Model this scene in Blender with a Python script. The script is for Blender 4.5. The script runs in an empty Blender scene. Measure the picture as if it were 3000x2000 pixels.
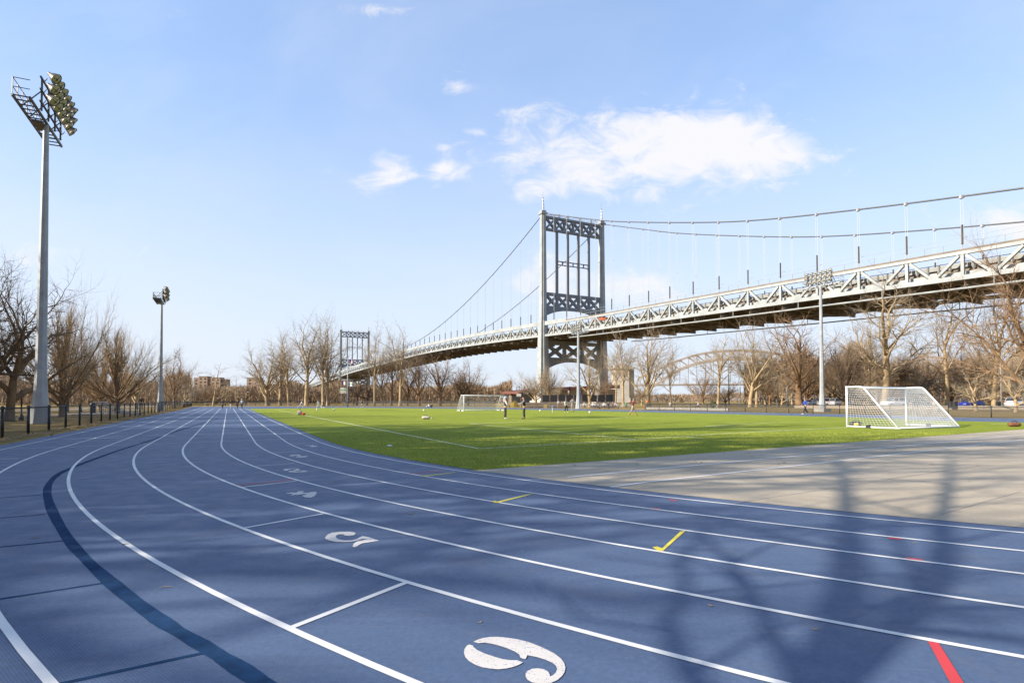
import bpy, bmesh, math, random
from mathutils import Vector, Matrix, Quaternion
V = Vector
C = bpy.context.scene.collection
PI = math.pi
rnd = random.Random(7)

# ------------------------------------------------------------------ viewpoint
F, PITCH, EYE = 1660.0, 0.025, 1.458
PY = 1173.1 - F * math.tan(PITCH)
def ray(px, py):
    u = (px - 1500) / F; v = (PY - py) / F
    return V((u, math.cos(PITCH) - v * math.sin(PITCH), math.sin(PITCH) + v * math.cos(PITCH)))
def G(px, py, z=0.0):
    d = ray(px, py); t = (z - EYE) / d.z
    return V((d.x * t, d.y * t, z))
def AT(px, y, z=0.0):
    """point of height z seen in column px at depth y"""
    zc = y * math.cos(PITCH) + (z - EYE) * math.sin(PITCH)
    return V(((px - 1500) / F * zc, y, z))
def ZAT(py, y):
    d = ray(1500, py); return EYE + y / d.y * d.z
def DEPTH(py):
    return G(1500, py).y

# ------------------------------------------------------------------ object helpers
def tag(o, label=None, cat=None, group=None, kind=None):
    if label: o['label'] = label
    if cat: o['category'] = cat
    if group: o['group'] = group
    if kind: o['kind'] = kind
    return o
def empty(name, loc=(0, 0, 0), rz=0.0, label=None, cat=None, group=None):
    o = bpy.data.objects.new(name, None); C.objects.link(o)
    o.location = loc; o.rotation_euler = (0, 0, rz); o.empty_display_size = 0.2
    return tag(o, label, cat, group)
def kids(o): return [c for c in KIDS.get(o.name, [])]
KIDS = {}
def link(o, parent=None):
    C.objects.link(o)
    if parent is not None:
        o.parent = parent; KIDS.setdefault(parent.name, []).append(o)
    return o
def copy_tree(o, parent=None):
    c = o.copy(); link(c, parent)
    for ch in kids(o): copy_tree(ch, c)
    return c

class MB:
    def __init__(s): s.v = []; s.f = []
    def box(s, c, size, M=None):
        x, y, z = size[0] / 2, size[1] / 2, size[2] / 2; b = len(s.v)
        for p in ((-x,-y,-z),(x,-y,-z),(x,y,-z),(-x,y,-z),(-x,-y,z),(x,-y,z),(x,y,z),(-x,y,z)):
            q = V(p)
            if M is not None: q = M @ q
            s.v.append(q + V(c))
        s.f += [tuple(b + i for i in q) for q in ((3,2,1,0),(4,5,6,7),(0,1,5,4),(1,2,6,5),(2,3,7,6),(3,0,4,7))]
        return s
    def bar(s, p, q, w, h, up=(0, 0, 1), w2=None, h2=None):
        """rectangular bar from p to q; w across, h along up"""
        p = V(p); q = V(q); d = (q - p)
        if d.length < 1e-6: return s
        d.normalize(); u = V(up); r = d.cross(u)
        if r.length < 1e-4: r = d.cross(V((1, 0, 0)))
        r.normalize(); u = r.cross(d); b = len(s.v)
        for c, ww, hh in ((p, w, h), (q, w2 or w, h2 or h)):
            for a, e in ((-1,-1),(1,-1),(1,1),(-1,1)):
                s.v.append(c + r * (a * ww / 2) + u * (e * hh / 2))
        s.f += [tuple(b + i for i in t) for t in ((3,2,1,0),(4,5,6,7),(0,1,5,4),(1,2,6,5),(2,3,7,6),(3,0,4,7))]
        return s
    def tube(s, pts, rad, n=8, cap=True):
        pts = [V(p) for p in pts]
        if not isinstance(rad, (list, tuple)): rad = [rad] * len(pts)
        b = len(s.v); m = len(pts); ref = None
        for i, p in enumerate(pts):
            d = (pts[min(i + 1, m - 1)] - pts[max(i - 1, 0)])
            if d.length < 1e-9: d = V((0, 0, 1))
            d.normalize()
            if ref is None:
                ref = d.cross(V((0, 0, 1)))
                if ref.length < 1e-3: ref = V((1, 0, 0))
            r = ref - d * ref.dot(d)
            if r.length < 1e-5: r = d.orthogonal()
            r.normalize(); ref = r; t = d.cross(r)
            for k in range(n):
                a = 2 * PI * k / n
                s.v.append(p + (r * math.cos(a) + t * math.sin(a)) * rad[i])
        for i in range(m - 1):
            for k in range(n):
                k2 = (k + 1) % n
                s.f.append((b + i * n + k, b + i * n + k2, b + (i + 1) * n + k2, b + (i + 1) * n + k))
        if cap:
            s.f.append(tuple(b + k for k in range(n - 1, -1, -1)))
            s.f.append(tuple(b + (m - 1) * n + k for k in range(n)))
        return s
    def lathe(s, prof, n=16, M=None):
        """prof list of (r,z) about local z"""
        b = len(s.v); m = len(prof)
        for r, z in prof:
            for k in range(n):
                a = 2 * PI * k / n; q = V((r * math.cos(a), r * math.sin(a), z))
                s.v.append(M @ q if M is not None else q)
        for i in range(m - 1):
            for k in range(n):
                k2 = (k + 1) % n
                s.f.append((b + i * n + k, b + i * n + k2, b + (i + 1) * n + k2, b + (i + 1) * n + k))
        s.f.append(tuple(b + k for k in range(n - 1, -1, -1)))
        s.f.append(tuple(b + (m - 1) * n + k for k in range(n)))
        return s
    def ball(s, c, r, n=10, sq=(1, 1, 1)):
        prof = [(max(1e-3, math.sin(PI * i / n)) , -math.cos(PI * i / n)) for i in range(n + 1)]
        M = Matrix.Translation(V(c)) @ Matrix.Diagonal((r * sq[0], r * sq[1], r * sq[2], 1))
        return s.lathe(prof, n + 2, M)
    def poly(s, pts):
        b = len(s.v); s.v += [V(p) for p in pts]; s.f.append(tuple(range(b, b + len(pts)))); return s
    def prism(s, pts, off):
        """closed prism of a planar polygon swept by off"""
        b = len(s.v); n = len(pts); o = V(off)
        s.v += [V(p) for p in pts] + [V(p) + o for p in pts]
        s.f.append(tuple(range(b + n - 1, b - 1, -1))); s.f.append(tuple(range(b + n, b + 2 * n)))
        for i in range(n):
            j = (i + 1) % n; s.f.append((b + i, b + j, b + n + j, b + n + i))
        return s
    def build(s, name, m, parent=None, smooth=False, bevel=0.0):
        me = bpy.data.meshes.new(name); me.from_pydata(s.v, [], s.f)
        if s.f and not smooth:
            pass
        elif s.f:
            me.polygons.foreach_set('use_smooth', [True] * len(me.polygons))
        if m is not None: me.materials.append(m)
        me.update()
        o = bpy.data.objects.new(name, me); link(o, parent)
        if bevel:
            md = o.modifiers.new('b', 'BEVEL'); md.width = bevel; md.segments = 2; md.limit_method = 'ANGLE'
        return o
def fix_normals(o):
    bm = bmesh.new(); bm.from_mesh(o.data); bmesh.ops.recalc_face_normals(bm, faces=bm.faces); bm.to_mesh(o.data); bm.free(); return o

# ------------------------------------------------------------------ materials
ALB = .77
def mat(name, col, rough=0.7, metal=0.0, var=0.12, scale=3.0, bump=0.0, bscale=40.0, col2=None, detail=4.0, spec=0.5, worn=0.0, wscale=60, wcol=None):
    m = bpy.data.materials.new(name); m.use_nodes = True; nt = m.node_tree; N = nt.nodes; L = nt.links
    bs = N['Principled BSDF']; bs.inputs['Roughness'].default_value = rough; bs.inputs['Metallic'].default_value = metal
    bs.inputs['Specular IOR Level'].default_value = spec
    tc = N.new('ShaderNodeTexCoord'); no = N.new('ShaderNodeTexNoise')
    no.inputs['Scale'].default_value = scale; no.inputs['Detail'].default_value = detail
    L.new(tc.outputs['Object'], no.inputs['Vector'])
    r = N.new('ShaderNodeValToRGB'); r.color_ramp.elements[0].position = 0.3; r.color_ramp.elements[1].position = 0.7
    col = [c * ALB for c in col]; col2 = [c * ALB for c in col2] if col2 else None
    c2 = col2 or [min(1, c * (1 + var)) for c in col]; c1 = col if col2 else [c * (1 - var) for c in col]
    r.color_ramp.elements[0].color = (*c1, 1); r.color_ramp.elements[1].color = (*c2, 1)
    L.new(no.outputs['Fac'], r.inputs['Fac']); out = r.outputs['Color']
    if worn > 0:
        n2 = N.new('ShaderNodeTexNoise'); n2.inputs['Scale'].default_value = wscale; n2.inputs['Detail'].default_value = 6; n2.inputs['Roughness'].default_value = .7
        L.new(tc.outputs['Object'], n2.inputs['Vector'])
        r2 = N.new('ShaderNodeValToRGB'); r2.color_ramp.elements[0].position = 0.5 - 0.25 + worn * .25; r2.color_ramp.elements[1].position = 0.5 - .25 + worn * .25 + .06
        L.new(n2.outputs['Fac'], r2.inputs['Fac'])
        mx = N.new('ShaderNodeMix'); mx.data_type = 'RGBA'; mx.inputs[6].default_value = (*(wcol or (0.05, 0.08, 0.15)), 1)
        L.new(r2.outputs['Color'], mx.inputs[0]); L.new(out, mx.inputs[7]); out = mx.outputs[2]
    L.new(out, bs.inputs['Base Color'])
    if bump > 0:
        n3 = N.new('ShaderNodeTexNoise'); n3.inputs['Scale'].default_value = bscale; n3.inputs['Detail'].default_value = 3
        L.new(tc.outputs['Object'], n3.inputs['Vector'])
        b = N.new('ShaderNodeBump'); b.inputs['Strength'].default_value = bump; b.inputs['Distance'].default_value = 0.02
        L.new(n3.outputs['Fac'], b.inputs['Height']); L.new(b.outputs['Normal'], bs.inputs['Normal'])
    return m

M = {}
M['white_paint'] = mat('white_paint', (.80, .785, .75), .65, var=.09, scale=1.5, worn=.27, wscale=70, wcol=(.26, .31, .38))
M['line_white'] = mat('fresh_line_paint', (.80, .79, .77), .6, var=.04, worn=.08, wscale=30, wcol=(.45, .43, .40))
M['number_paint'] = mat('number_paint', (.66, .62, .575), .65, var=.06, worn=.42, wscale=70, wcol=(.12, .16, .25))
M['yellow_paint'] = mat('yellow_paint', (.80, .66, .04), .55, var=.05)
M['red_paint'] = mat('red_paint', (.62, .04, .04), .55, var=.05)
M['dark_blue_paint'] = mat('dark_blue_paint', (.014, .047, .115), .9, var=.3, scale=9, detail=8, spec=.08)
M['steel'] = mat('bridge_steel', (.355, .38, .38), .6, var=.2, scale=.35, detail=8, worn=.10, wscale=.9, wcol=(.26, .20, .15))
M['steel_grey'] = mat('bridge_steel_grey', (.20, .215, .23), .6, var=.08, scale=.3)  # greyed to paint the shade on the tower portals
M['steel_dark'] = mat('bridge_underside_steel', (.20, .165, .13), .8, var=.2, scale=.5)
M['steel_shade'] = mat('bridge_panel_steel', (.27, .275, .26), .65, var=.15, scale=.6)  # darker copy of the bridge steel, painting shade into the recessed parapet
M['cable'] = mat('bridge_cable', (.10, .105, .11), .6, var=.1)
M['rope'] = mat('suspender_rope', (.42, .43, .45), .5, var=.1)
M['black_steel'] = mat('black_steel', (.015, .015, .016), .5, var=.2)
M['galv'] = mat('galvanised_steel', (.42, .44, .46), .42, .55, var=.1, scale=1.5)
M['pole_white'] = mat('painted_pole', (.36, .375, .385), .5, var=.16, scale=1.6, detail=7)
M['concrete'] = mat('concrete', (.42, .40, .36), .85, var=.15, scale=2, bump=.2)
M['stone'] = mat('pale_stone', (.60, .55, .46), .85, var=.12, scale=.25)
M['tan_stone'] = mat('tan_concrete', (.42, .34, .24), .85, var=.12, scale=.15)
M['rust_red'] = mat('viaduct_red', (.36, .15, .11), .7, var=.15, scale=.3)
M['arch_pink'] = mat('arch_steel', (.50, .42, .35), .7, var=.1, scale=.1)
M['dark_metal'] = mat('lamp_housing', (.10, .085, .07), .45, .3, var=.2)  # dark tone paints the backlit shade of the left floodlight heads
M['lens_pale'] = mat('pale_lamp_glass', (.62, .60, .52), .25, var=.1, scale=5)  # paler copy of the glass, painted for floodlight heads in full sun
M['lens'] = mat('lamp_glass', (.50, .47, .28), .25, var=.1, scale=5)
M['bark_plane'] = mat('plane_bark', (.30, .205, .105), .9, col2=(.50, .38, .22), scale=14, bump=.3, bscale=30)
M['bark_brown'] = mat('brown_bark', (.14, .08, .038), .9, col2=(.29, .18, .09), scale=14, bump=.4, bscale=30)
M['bark_dark'] = mat('dark_bark', (.07, .045, .03), .9, col2=(.17, .12, .075), scale=14, bump=.4, bscale=30)
M['twig_tan'] = mat('tan_twig', (.31, .24, .155), .9, col2=(.46, .365, .245), scale=9)
M['twig_brown'] = mat('brown_twig', (.21, .13, .07), .9, col2=(.36, .235, .135), scale=9)
M['twig_gold'] = mat('golden_twig', (.34, .215, .105), .9, col2=(.52, .36, .19), scale=9)
M['twig_dark'] = mat('dark_twig', (.10, .065, .04), .9, col2=(.2, .135, .08), scale=9)
M['wood_far'] = mat('far_wood', (.25, .17, .10), .95, col2=(.42, .30, .19), scale=.15)
M['brick'] = mat('brick', (.36, .25, .175), .85, var=.12, scale=.3)
M['brick_pale'] = mat('pale_brick', (.46, .36, .27), .85, var=.12, scale=.3)
M['wall_white'] = mat('white_wall', (.55, .52, .47), .8, var=.06, scale=.3)
M['pane'] = mat('window_glass', (.045, .05, .06), .15, var=.2)
M['net'] = mat('net_cord', (.82, .83, .84), .6, var=.05)
M['goal_white'] = mat('goal_enamel', (.84, .84, .86), .35, var=.03)
M['skin'] = mat('skin', (.45, .27, .19), .55, var=.08)
M['rubber'] = mat('black_rubber', (.02, .02, .02), .8, var=.2)
M['chrome'] = mat('bright_metal', (.6, .6, .62), .25, .9, var=.05)
M['bench_wood'] = mat('bench_wood', (.16, .11, .07), .8, var=.2)
M['leaf'] = mat('dry_leaf', (.30, .19, .08), .85, col2=(.46, .33, .17), scale=25)
def cloth(name, col, rough=.85): 
    k = 'cloth_' + name
    if k not in M: M[k] = mat(k, col, rough, var=.1, scale=8, bump=.15, bscale=60)
    return M[k]

def track_material():
    m = bpy.data.materials.new('blue_track'); m.use_nodes = True; nt = m.node_tree; N = nt.nodes; L = nt.links
    bs = N['Principled BSDF']; tc = N.new('ShaderNodeTexCoord')
    def noise(sc, det=4, ro=.6):
        n = N.new('ShaderNodeTexNoise'); n.inputs['Scale'].default_value = sc; n.inputs['Detail'].default_value = det; n.inputs['Roughness'].default_value = ro
        L.new(tc.outputs['Object'], n.inputs['Vector']); return n.outputs['Fac']
    def ramp(i, p0, c0, p1, c1):
        r = N.new('ShaderNodeValToRGB'); r.color_ramp.elements[0].position = p0; r.color_ramp.elements[1].position = p1
        r.color_ramp.elements[0].color = (*c0, 1); r.color_ramp.elements[1].color = (*c1, 1); L.new(i, r.inputs['Fac']); return r.outputs['Color']
    def mix(f, a, b, t='MIX'):
        x = N.new('ShaderNodeMix'); x.data_type = 'RGBA'; x.blend_type = t
        if isinstance(f, float): x.inputs[0].default_value = f
        else: L.new(f, x.inputs[0])
        L.new(a, x.inputs[6]); L.new(b, x.inputs[7]); return x.outputs[2]
    big = ramp(noise(.35, 5), .3, TRACK1, .7, TRACK2)
    fine = ramp(noise(210, 3, .7), .28, (.50, .50, .50), .72, (1.45, 1.45, 1.43))
    c = mix(.75, big, fine, 'MULTIPLY')
    mid = ramp(noise(26, 7, .75), .36, (.82, .82, .84), .64, (1.14, 1.13, 1.10))
    c = mix(1.0, c, mid, 'MULTIPLY')
    dust = ramp(noise(1.3, 6, .65), .55, (0, 0, 0), .78, (.45, .45, .45))
    tan = N.new('ShaderNodeRGB'); tan.outputs[0].default_value = (.12, .128, .15, 1)
    c = mix(dust, c, tan.outputs[0])
    def stretched(rot, sx, sy, lo, hi, amt):
        mp = N.new('ShaderNodeMapping'); mp.inputs['Rotation'].default_value = (0, 0, rot); mp.inputs['Scale'].default_value = (sx, sy, 1); L.new(tc.outputs['Object'], mp.inputs[0])
        n = N.new('ShaderNodeTexNoise'); n.inputs['Scale'].default_value = 1; n.inputs['Detail'].default_value = 5; n.inputs['Roughness'].default_value = .7; L.new(mp.outputs[0], n.inputs['Vector'])
        return ramp(n.outputs['Fac'], lo, (0, 0, 0), hi, (amt, amt, amt))
    pale = N.new('ShaderNodeRGB'); pale.outputs[0].default_value = (.15, .165, .20, 1); dark = N.new('ShaderNodeRGB'); dark.outputs[0].default_value = (.020, .030, .055, 1)
    c = mix(stretched(.5, 2.2, 38, .63, .70, .5), c, pale.outputs[0]); c = mix(stretched(-.35, 1.6, 30, .64, .72, .45), c, pale.outputs[0])
    c = mix(stretched(1.1, 1.2, 22, .64, .74, .5), c, dark.outputs[0]); c = mix(stretched(.15, .12, 2.6, .58, .72, .30), c, dark.outputs[0])
    # lay lines of the woven surface, strongest beside the outer lanes
    vd = N.new('ShaderNodeVectorMath'); vd.operation = 'DOT_PRODUCT'; L.new(tc.outputs['Object'], vd.inputs[0]); vd.inputs[1].default_value = (.62 / .016 * 2 * PI, .78 / .016 * 2 * PI, 0)
    sn = N.new('ShaderNodeMath'); sn.operation = 'SINE'; L.new(vd.outputs['Value'], sn.inputs[0])
    ds = N.new('ShaderNodeVectorMath'); ds.operation = 'DISTANCE'; L.new(tc.outputs['Object'], ds.inputs[0]); ds.inputs[1].default_value = (-3.6, 3.4, 0)
    fall = N.new('ShaderNodeMapRange'); fall.interpolation_type = 'SMOOTHSTEP'; L.new(ds.outputs['Value'], fall.inputs[0]); fall.inputs[1].default_value = .8; fall.inputs[2].default_value = 4.2; fall.inputs[3].default_value = .17; fall.inputs[4].default_value = 0
    am = N.new('ShaderNodeMath'); am.operation = 'MULTIPLY_ADD'; L.new(sn.outputs[0], am.inputs[0]); L.new(fall.outputs[0], am.inputs[1]); am.inputs[2].default_value = 1
    cb = N.new('ShaderNodeCombineColor'); [L.new(am.outputs[0], cb.inputs[q]) for q in range(3)]
    c = mix(1.0, c, cb.outputs[0], 'MULTIPLY')
    L.new(c, bs.inputs['Base Color'])
    L.new(ramp(noise(3, 4), .3, (.5, .5, .5), .7, (.68, .68, .68)), bs.inputs['Roughness'])
    bs.inputs['Specular IOR Level'].default_value = .32
    b = N.new('ShaderNodeBump'); b.inputs['Strength'].default_value = .55; b.inputs['Distance'].default_value = .004
    L.new(noise(150, 3), b.inputs['Height']); L.new(b.outputs['Normal'], bs.inputs['Normal'])
    return m
TRACK1, TRACK2 = (.055, .088, .162), (.072, .108, .190)
M['track'] = track_material()

def ground_material(name, stops, scales, bump=.5, rough=.95, bscale=60):
    """several colours blended by nested noises: stops = [(colA,colB) ...]"""
    m = bpy.data.materials.new(name); m.use_nodes = True; nt = m.node_tree; N = nt.nodes; L = nt.links
    bs = N['Principled BSDF']; bs.inputs['Roughness'].default_value = rough; bs.inputs['Specular IOR Level'].default_value = .2
    tc = N.new('ShaderNodeTexCoord'); prev = None
    for (a, b), sc in zip(stops, scales):
        n = N.new('ShaderNodeTexNoise'); n.inputs['Scale'].default_value = sc; n.inputs['Detail'].default_value = 5; n.inputs['Roughness'].default_value = .65
        L.new(tc.outputs['Object'], n.inputs['Vector'])
        r = N.new('ShaderNodeValToRGB'); r.color_ramp.elements[0].position = .36; r.color_ramp.elements[1].position = .64
        r.color_ramp.elements[0].color = (*[c * (ALB if prev is None else 1) for c in a], 1); r.color_ramp.elements[1].color = (*[c * (ALB if prev is None else 1) for c in b], 1); L.new(n.outputs['Fac'], r.inputs['Fac'])
        if prev is None: prev = r.outputs['Color']
        else:
            x = N.new('ShaderNodeMix'); x.data_type = 'RGBA'; x.blend_type = 'MULTIPLY'; x.inputs[0].default_value = 1
            L.new(prev, x.inputs[6]); L.new(r.outputs['Color'], x.inputs[7]); prev = x.outputs[2]
    L.new(prev, bs.inputs['Base Color'])
    n = N.new('ShaderNodeTexNoise'); n.inputs['Scale'].default_value = bscale; n.inputs['Detail'].default_value = 3; L.new(tc.outputs['Object'], n.inputs['Vector'])
    b = N.new('ShaderNodeBump'); b.inputs['Strength'].default_value = bump; b.inputs['Distance'].default_value = .03
    L.new(n.outputs['Fac'], b.inputs['Height']); L.new(b.outputs['Normal'], bs.inputs['Normal'])
    return m
M['park'] = ground_material('park_ground', [((.23, .165, .045), (.40, .27, .09)), ((.75, .8, .75), (1.2, 1.15, 1.1)), ((.8, .8, .8), (1.2, 1.2, 1.2))], (.25, 3, 25))
M['turf'] = ground_material('turf', [((.25, .302, .022), (.305, .352, .033)), ((.86, .89, .86), (1.10, 1.08, 1.06)), ((.74, .79, .7), (1.22, 1.18, 1.15))], (.09, 1.1, 38), bump=.9, bscale=70)
M['apron'] = ground_material('apron', [((.47, .40, .30), (.54, .46, .35)), ((.92, .92, .92), (1.05, 1.05, 1.05)), ((.86, .86, .86), (1.12, 1.12, 1.12))], (.2, 1.4, 120), bump=.4, rough=.8, bscale=180)
M['path'] = ground_material('path', [((.40, .37, .33), (.48, .45, .41)), ((.9, .9, .9), (1.06, 1.06, 1.06))], (.3, 6), bump=.2)
M['road'] = ground_material('road', [((.10, .10, .10), (.14, .135, .13)), ((.9, .9, .9), (1.06, 1.06, 1.06))], (.3, 6), bump=.2)

def chain_link():
    m = bpy.data.materials.new('chain_link'); m.use_nodes = True; nt = m.node_tree; N = nt.nodes; L = nt.links
    bs = N['Principled BSDF']; bs.inputs['Base Color'].default_value = (.012, .012, .013, 1); bs.inputs['Roughness'].default_value = .5
    uv = N.new('ShaderNodeUVMap'); sp = N.new('ShaderNodeSeparateXYZ'); L.new(uv.outputs['UV'], sp.inputs[0])
    def mth(op, a, b=None):
        n = N.new('ShaderNodeMath'); n.operation = op
        for i, q in enumerate((a, b)):
            if q is None: continue
            if isinstance(q, (int, float)): n.inputs[i].default_value = q
            else: L.new(q, n.inputs[i])
        return n.outputs[0]
    def wire(s):
        q = mth('MULTIPLY', s, 18.0); q = mth('FRACT', q); q = mth('SUBTRACT', q, .5); q = mth('ABSOLUTE', q); return mth('LESS_THAN', q, .14)
    a = wire(mth('ADD', sp.outputs[0], sp.outputs[1])); b = wire(mth('SUBTRACT', sp.outputs[0], sp.outputs[1]))
    f = mth('MAXIMUM', a, b); tr = N.new('ShaderNodeBsdfTransparent'); mx = N.new('ShaderNodeMixShader')
    L.new(f, mx.inputs[0]); L.new(tr.outputs[0], mx.inputs[1]); L.new(bs.outputs[0], mx.inputs[2]); L.new(mx.outputs[0], N['Material Output'].inputs[0])
    return m
M['chain'] = chain_link()
# ------------------------------------------------------------------ camera, sun, sky
sc = bpy.context.scene
cam = bpy.data.cameras.new('camera'); co = bpy.data.objects.new('camera', cam); C.objects.link(co); sc.camera = co
co.location = (0, 0, EYE); co.rotation_euler = (PI / 2 + PITCH, 0, 0)
cam.sensor_width = 36; cam.lens = F * 36 / 3000; cam.shift_y = (PY - 1000) / 3000; cam.clip_start = .05; cam.clip_end = 6000
sc.view_settings.view_transform = 'Standard'; sc.view_settings.look = 'None'; sc.view_settings.gamma = 1
sc.view_settings.exposure = EXPO = 1.25
SUN_EL = math.radians(28); SUN_AZ = V((-.93, -.34)).normalized()
sdir = V((SUN_AZ.x * math.cos(SUN_EL), SUN_AZ.y * math.cos(SUN_EL), math.sin(SUN_EL)))
sl = bpy.data.lights.new('sun', 'SUN'); sl.energy = 4.3; sl.angle = math.radians(.53); sl.color = (1, .90, .76)
so = bpy.data.objects.new('sun', sl); C.objects.link(so); so.rotation_euler = sdir.to_track_quat('Z', 'Y').to_euler(); so.location = (-60, -20, 60)

world = bpy.data.worlds.new('World'); sc.world = world; world.use_nodes = True
nt = world.node_tree; N = nt.nodes; L = nt.links; bg = N['Background']
sky = N.new('ShaderNodeTexSky'); sky.sky_type = 'NISHITA'; sky.sun_disc = False
sky.sun_elevation = SUN_EL; sky.sun_rotation = math.atan2(SUN_AZ.x, SUN_AZ.y)
sky.air_density = 1.0; sky.dust_density = .35; sky.ozone_density = 2.0; sky.altitude = 0
bg.inputs['Strength'].default_value = .15
tc = N.new('ShaderNodeTexCoord'); sep = N.new('ShaderNodeSeparateXYZ'); L.new(tc.outputs['Generated'], sep.inputs[0])
def mth(op, a, b=None, c=None, clamp=False):
    n = N.new('ShaderNodeMath'); n.operation = op; n.use_clamp = clamp
    for i, q in enumerate((a, b, c)):
        if q is None: continue
        if isinstance(q, (int, float)): n.inputs[i].default_value = q
        else: L.new(q, n.inputs[i])
    return n.outputs[0]
yy = mth('MAXIMUM', sep.outputs[1], .02)
cu = mth('DIVIDE', sep.outputs[0], yy); cv = mth('DIVIDE', sep.outputs[2], yy)
comb = N.new('ShaderNodeCombineXYZ'); L.new(cu, comb.inputs[0]); L.new(cv, comb.inputs[1])
# cloud fields given by bearing and elevation (tangents) with their angular half sizes
clouds = [(.265, .445, .27, .072, 1.0), (.13, .392, .16, .045, .75), (.39, .455, .17, .075, 1.0), (.20, .48, .10, .045, .9),
          (-.225, .405, .055, .034, .85), (-.235, .437, .03, .016, .45), (-.115, .407, .045, .02, .85), (-.095, .563, .03, .02, .5), (-.065, .48, .03, .012, .55),
          (-.125, .452, .02, .009, .5), (.46, .524, .07, .016, .55), (.02, .51, .05, .022, .7), (.08, .215, .075, .05, .8), (.215, .19, .10, .055, .85),
          (.90, .318, .10, .045, .9), (-.84, .26, .13, .035, .55), (-.25, .70, .07, .02, .6), (-.57, .70, .05, .02, .45), (-.32, .41, .02, .015, .35), (.98, .27, .14, .03, .5)]
cov = None
for cx, cy, sx, sy, am in clouds:
    dx = mth('MULTIPLY', mth('SUBTRACT', cu, cx), 1 / sx); dy = mth('MULTIPLY', mth('SUBTRACT', cv, cy), 1 / sy)
    q = mth('ADD', mth('MULTIPLY', dx, dx), mth('MULTIPLY', dy, dy))
    e = mth('MULTIPLY', mth('POWER', 2.718, mth('MULTIPLY', q, -.75)), am)
    cov = e if cov is None else mth('MAXIMUM', cov, e)
def wnoise(scale, det, ro, dist=0.0, st=(1, 1, 1)):
    mp = N.new('ShaderNodeMapping'); mp.inputs['Scale'].default_value = st; L.new(comb.outputs[0], mp.inputs[0])
    n = N.new('ShaderNodeTexNoise'); n.inputs['Scale'].default_value = scale; n.inputs['Detail'].default_value = det
    n.inputs['Roughness'].default_value = ro; n.inputs['Distortion'].default_value = dist
    L.new(mp.outputs[0], n.inputs['Vector']); return n.outputs['Fac']
n1 = wnoise(13, 12, .64, .6, (1, 1.7, 1)); n2 = wnoise(4.5, 3, .5, .3, (1, 1.5, 1))
nn = mth('ADD', mth('MULTIPLY', n1, .7), mth('MULTIPLY', n2, .3))
dens = mth('ADD', mth('MULTIPLY', cov, 1.22), mth('MULTIPLY', mth('SUBTRACT', nn, .5), 3.0))
mr = N.new('ShaderNodeMapRange'); mr.interpolation_type = 'SMOOTHSTEP'; L.new(dens, mr.inputs[0]); mr.inputs[1].default_value = .36; mr.inputs[2].default_value = 1.2
front = mth('GREATER_THAN', sep.outputs[1], .03)
fac = mth('MULTIPLY', mth('MULTIPLY', mr.outputs[0], front), mth('MULTIPLY', mth('GREATER_THAN', cov, .02), .95))
# thin veil of high haze, whiter towards the horizon, as the air is
veil = wnoise(1.4, 5, .6, .6, (1, 2.2, 1))
vr = N.new('ShaderNodeMapRange'); L.new(veil, vr.inputs[0]); vr.inputs[1].default_value = .42; vr.inputs[2].default_value = .75; vr.inputs[3].default_value = 0; vr.inputs[4].default_value = .22
ccol = N.new('ShaderNodeRGB'); ccol.outputs[0].default_value = (2.75, 2.72, 2.78, 1)
grade = N.new('ShaderNodeMix'); grade.data_type = 'RGBA'; grade.blend_type = 'MULTIPLY'; grade.inputs[0].default_value = 1; grade.inputs[7].default_value = (1.06, 1.235, 1.56, 1)
gm = N.new('ShaderNodeGamma'); gm.inputs[1].default_value = .5; L.new(sky.outputs[0], gm.inputs[0]); L.new(gm.outputs[0], grade.inputs[6])
mxv = N.new('ShaderNodeMix'); mxv.data_type = 'RGBA'; L.new(mth('MULTIPLY', vr.outputs[0], front), mxv.inputs[0]); L.new(grade.outputs[2], mxv.inputs[6]); L.new(ccol.outputs[0], mxv.inputs[7])
mxc = N.new('ShaderNodeMix'); mxc.data_type = 'RGBA'; L.new(fac, mxc.inputs[0]); L.new(mxv.outputs[2], mxc.inputs[6]); L.new(ccol.outputs[0], mxc.inputs[7])
hz = N.new('ShaderNodeMapRange'); hz.interpolation_type = 'SMOOTHSTEP'; L.new(sep.outputs[2], hz.inputs[0]); hz.inputs[1].default_value = .52; hz.inputs[2].default_value = -.02; hz.inputs[3].default_value = 0; hz.inputs[4].default_value = .92
mxh = N.new('ShaderNodeMix'); mxh.data_type = 'RGBA'; L.new(hz.outputs[0], mxh.inputs[0]); L.new(grade.outputs[2], mxh.inputs[6]); mxh.inputs[7].default_value = (2.22, 2.42, 2.72, 1)
L.new(mxh.outputs[2], mxv.inputs[6])
L.new(mxc.outputs[2], bg.inputs['Color'])

# ------------------------------------------------------------------ the oval: centre, direction of the left straight
TH = math.atan2(668.47 - 1500, F); TD = V((math.sin(TH), math.cos(TH), 0)); TN = V((-TD.y, TD.x, 0))
TC = V((12.9974, 30.9004, 0)); TR, LW = 22.5794, 1.07
OFF = [0, -.0378, -.1214, -.1382, -.1562, -.1266, -.09, 0, .3196]
def rad(k, phi):
    i = max(0, min(7, int(math.floor(k)))); t = k - i
    off = OFF[i] * (1 - t) + OFF[min(8, i + 1)] * t if 0 <= k <= 8 else (OFF[0] if k < 0 else OFF[8])
    p = min(phi, 1.7); q = 5.9878 * p * p - 1.6291 * p ** 3
    if phi > 1.7: q += (phi - 1.7) * 6.23
    return TR + LW * k + off + q
def bend(k, phi):
    return TC + (TN * math.cos(phi) - TD * math.sin(phi)) * rad(k, phi)
def straight(k, a):
    return TC + TN * rad(k, 0) + TD * a
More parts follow.
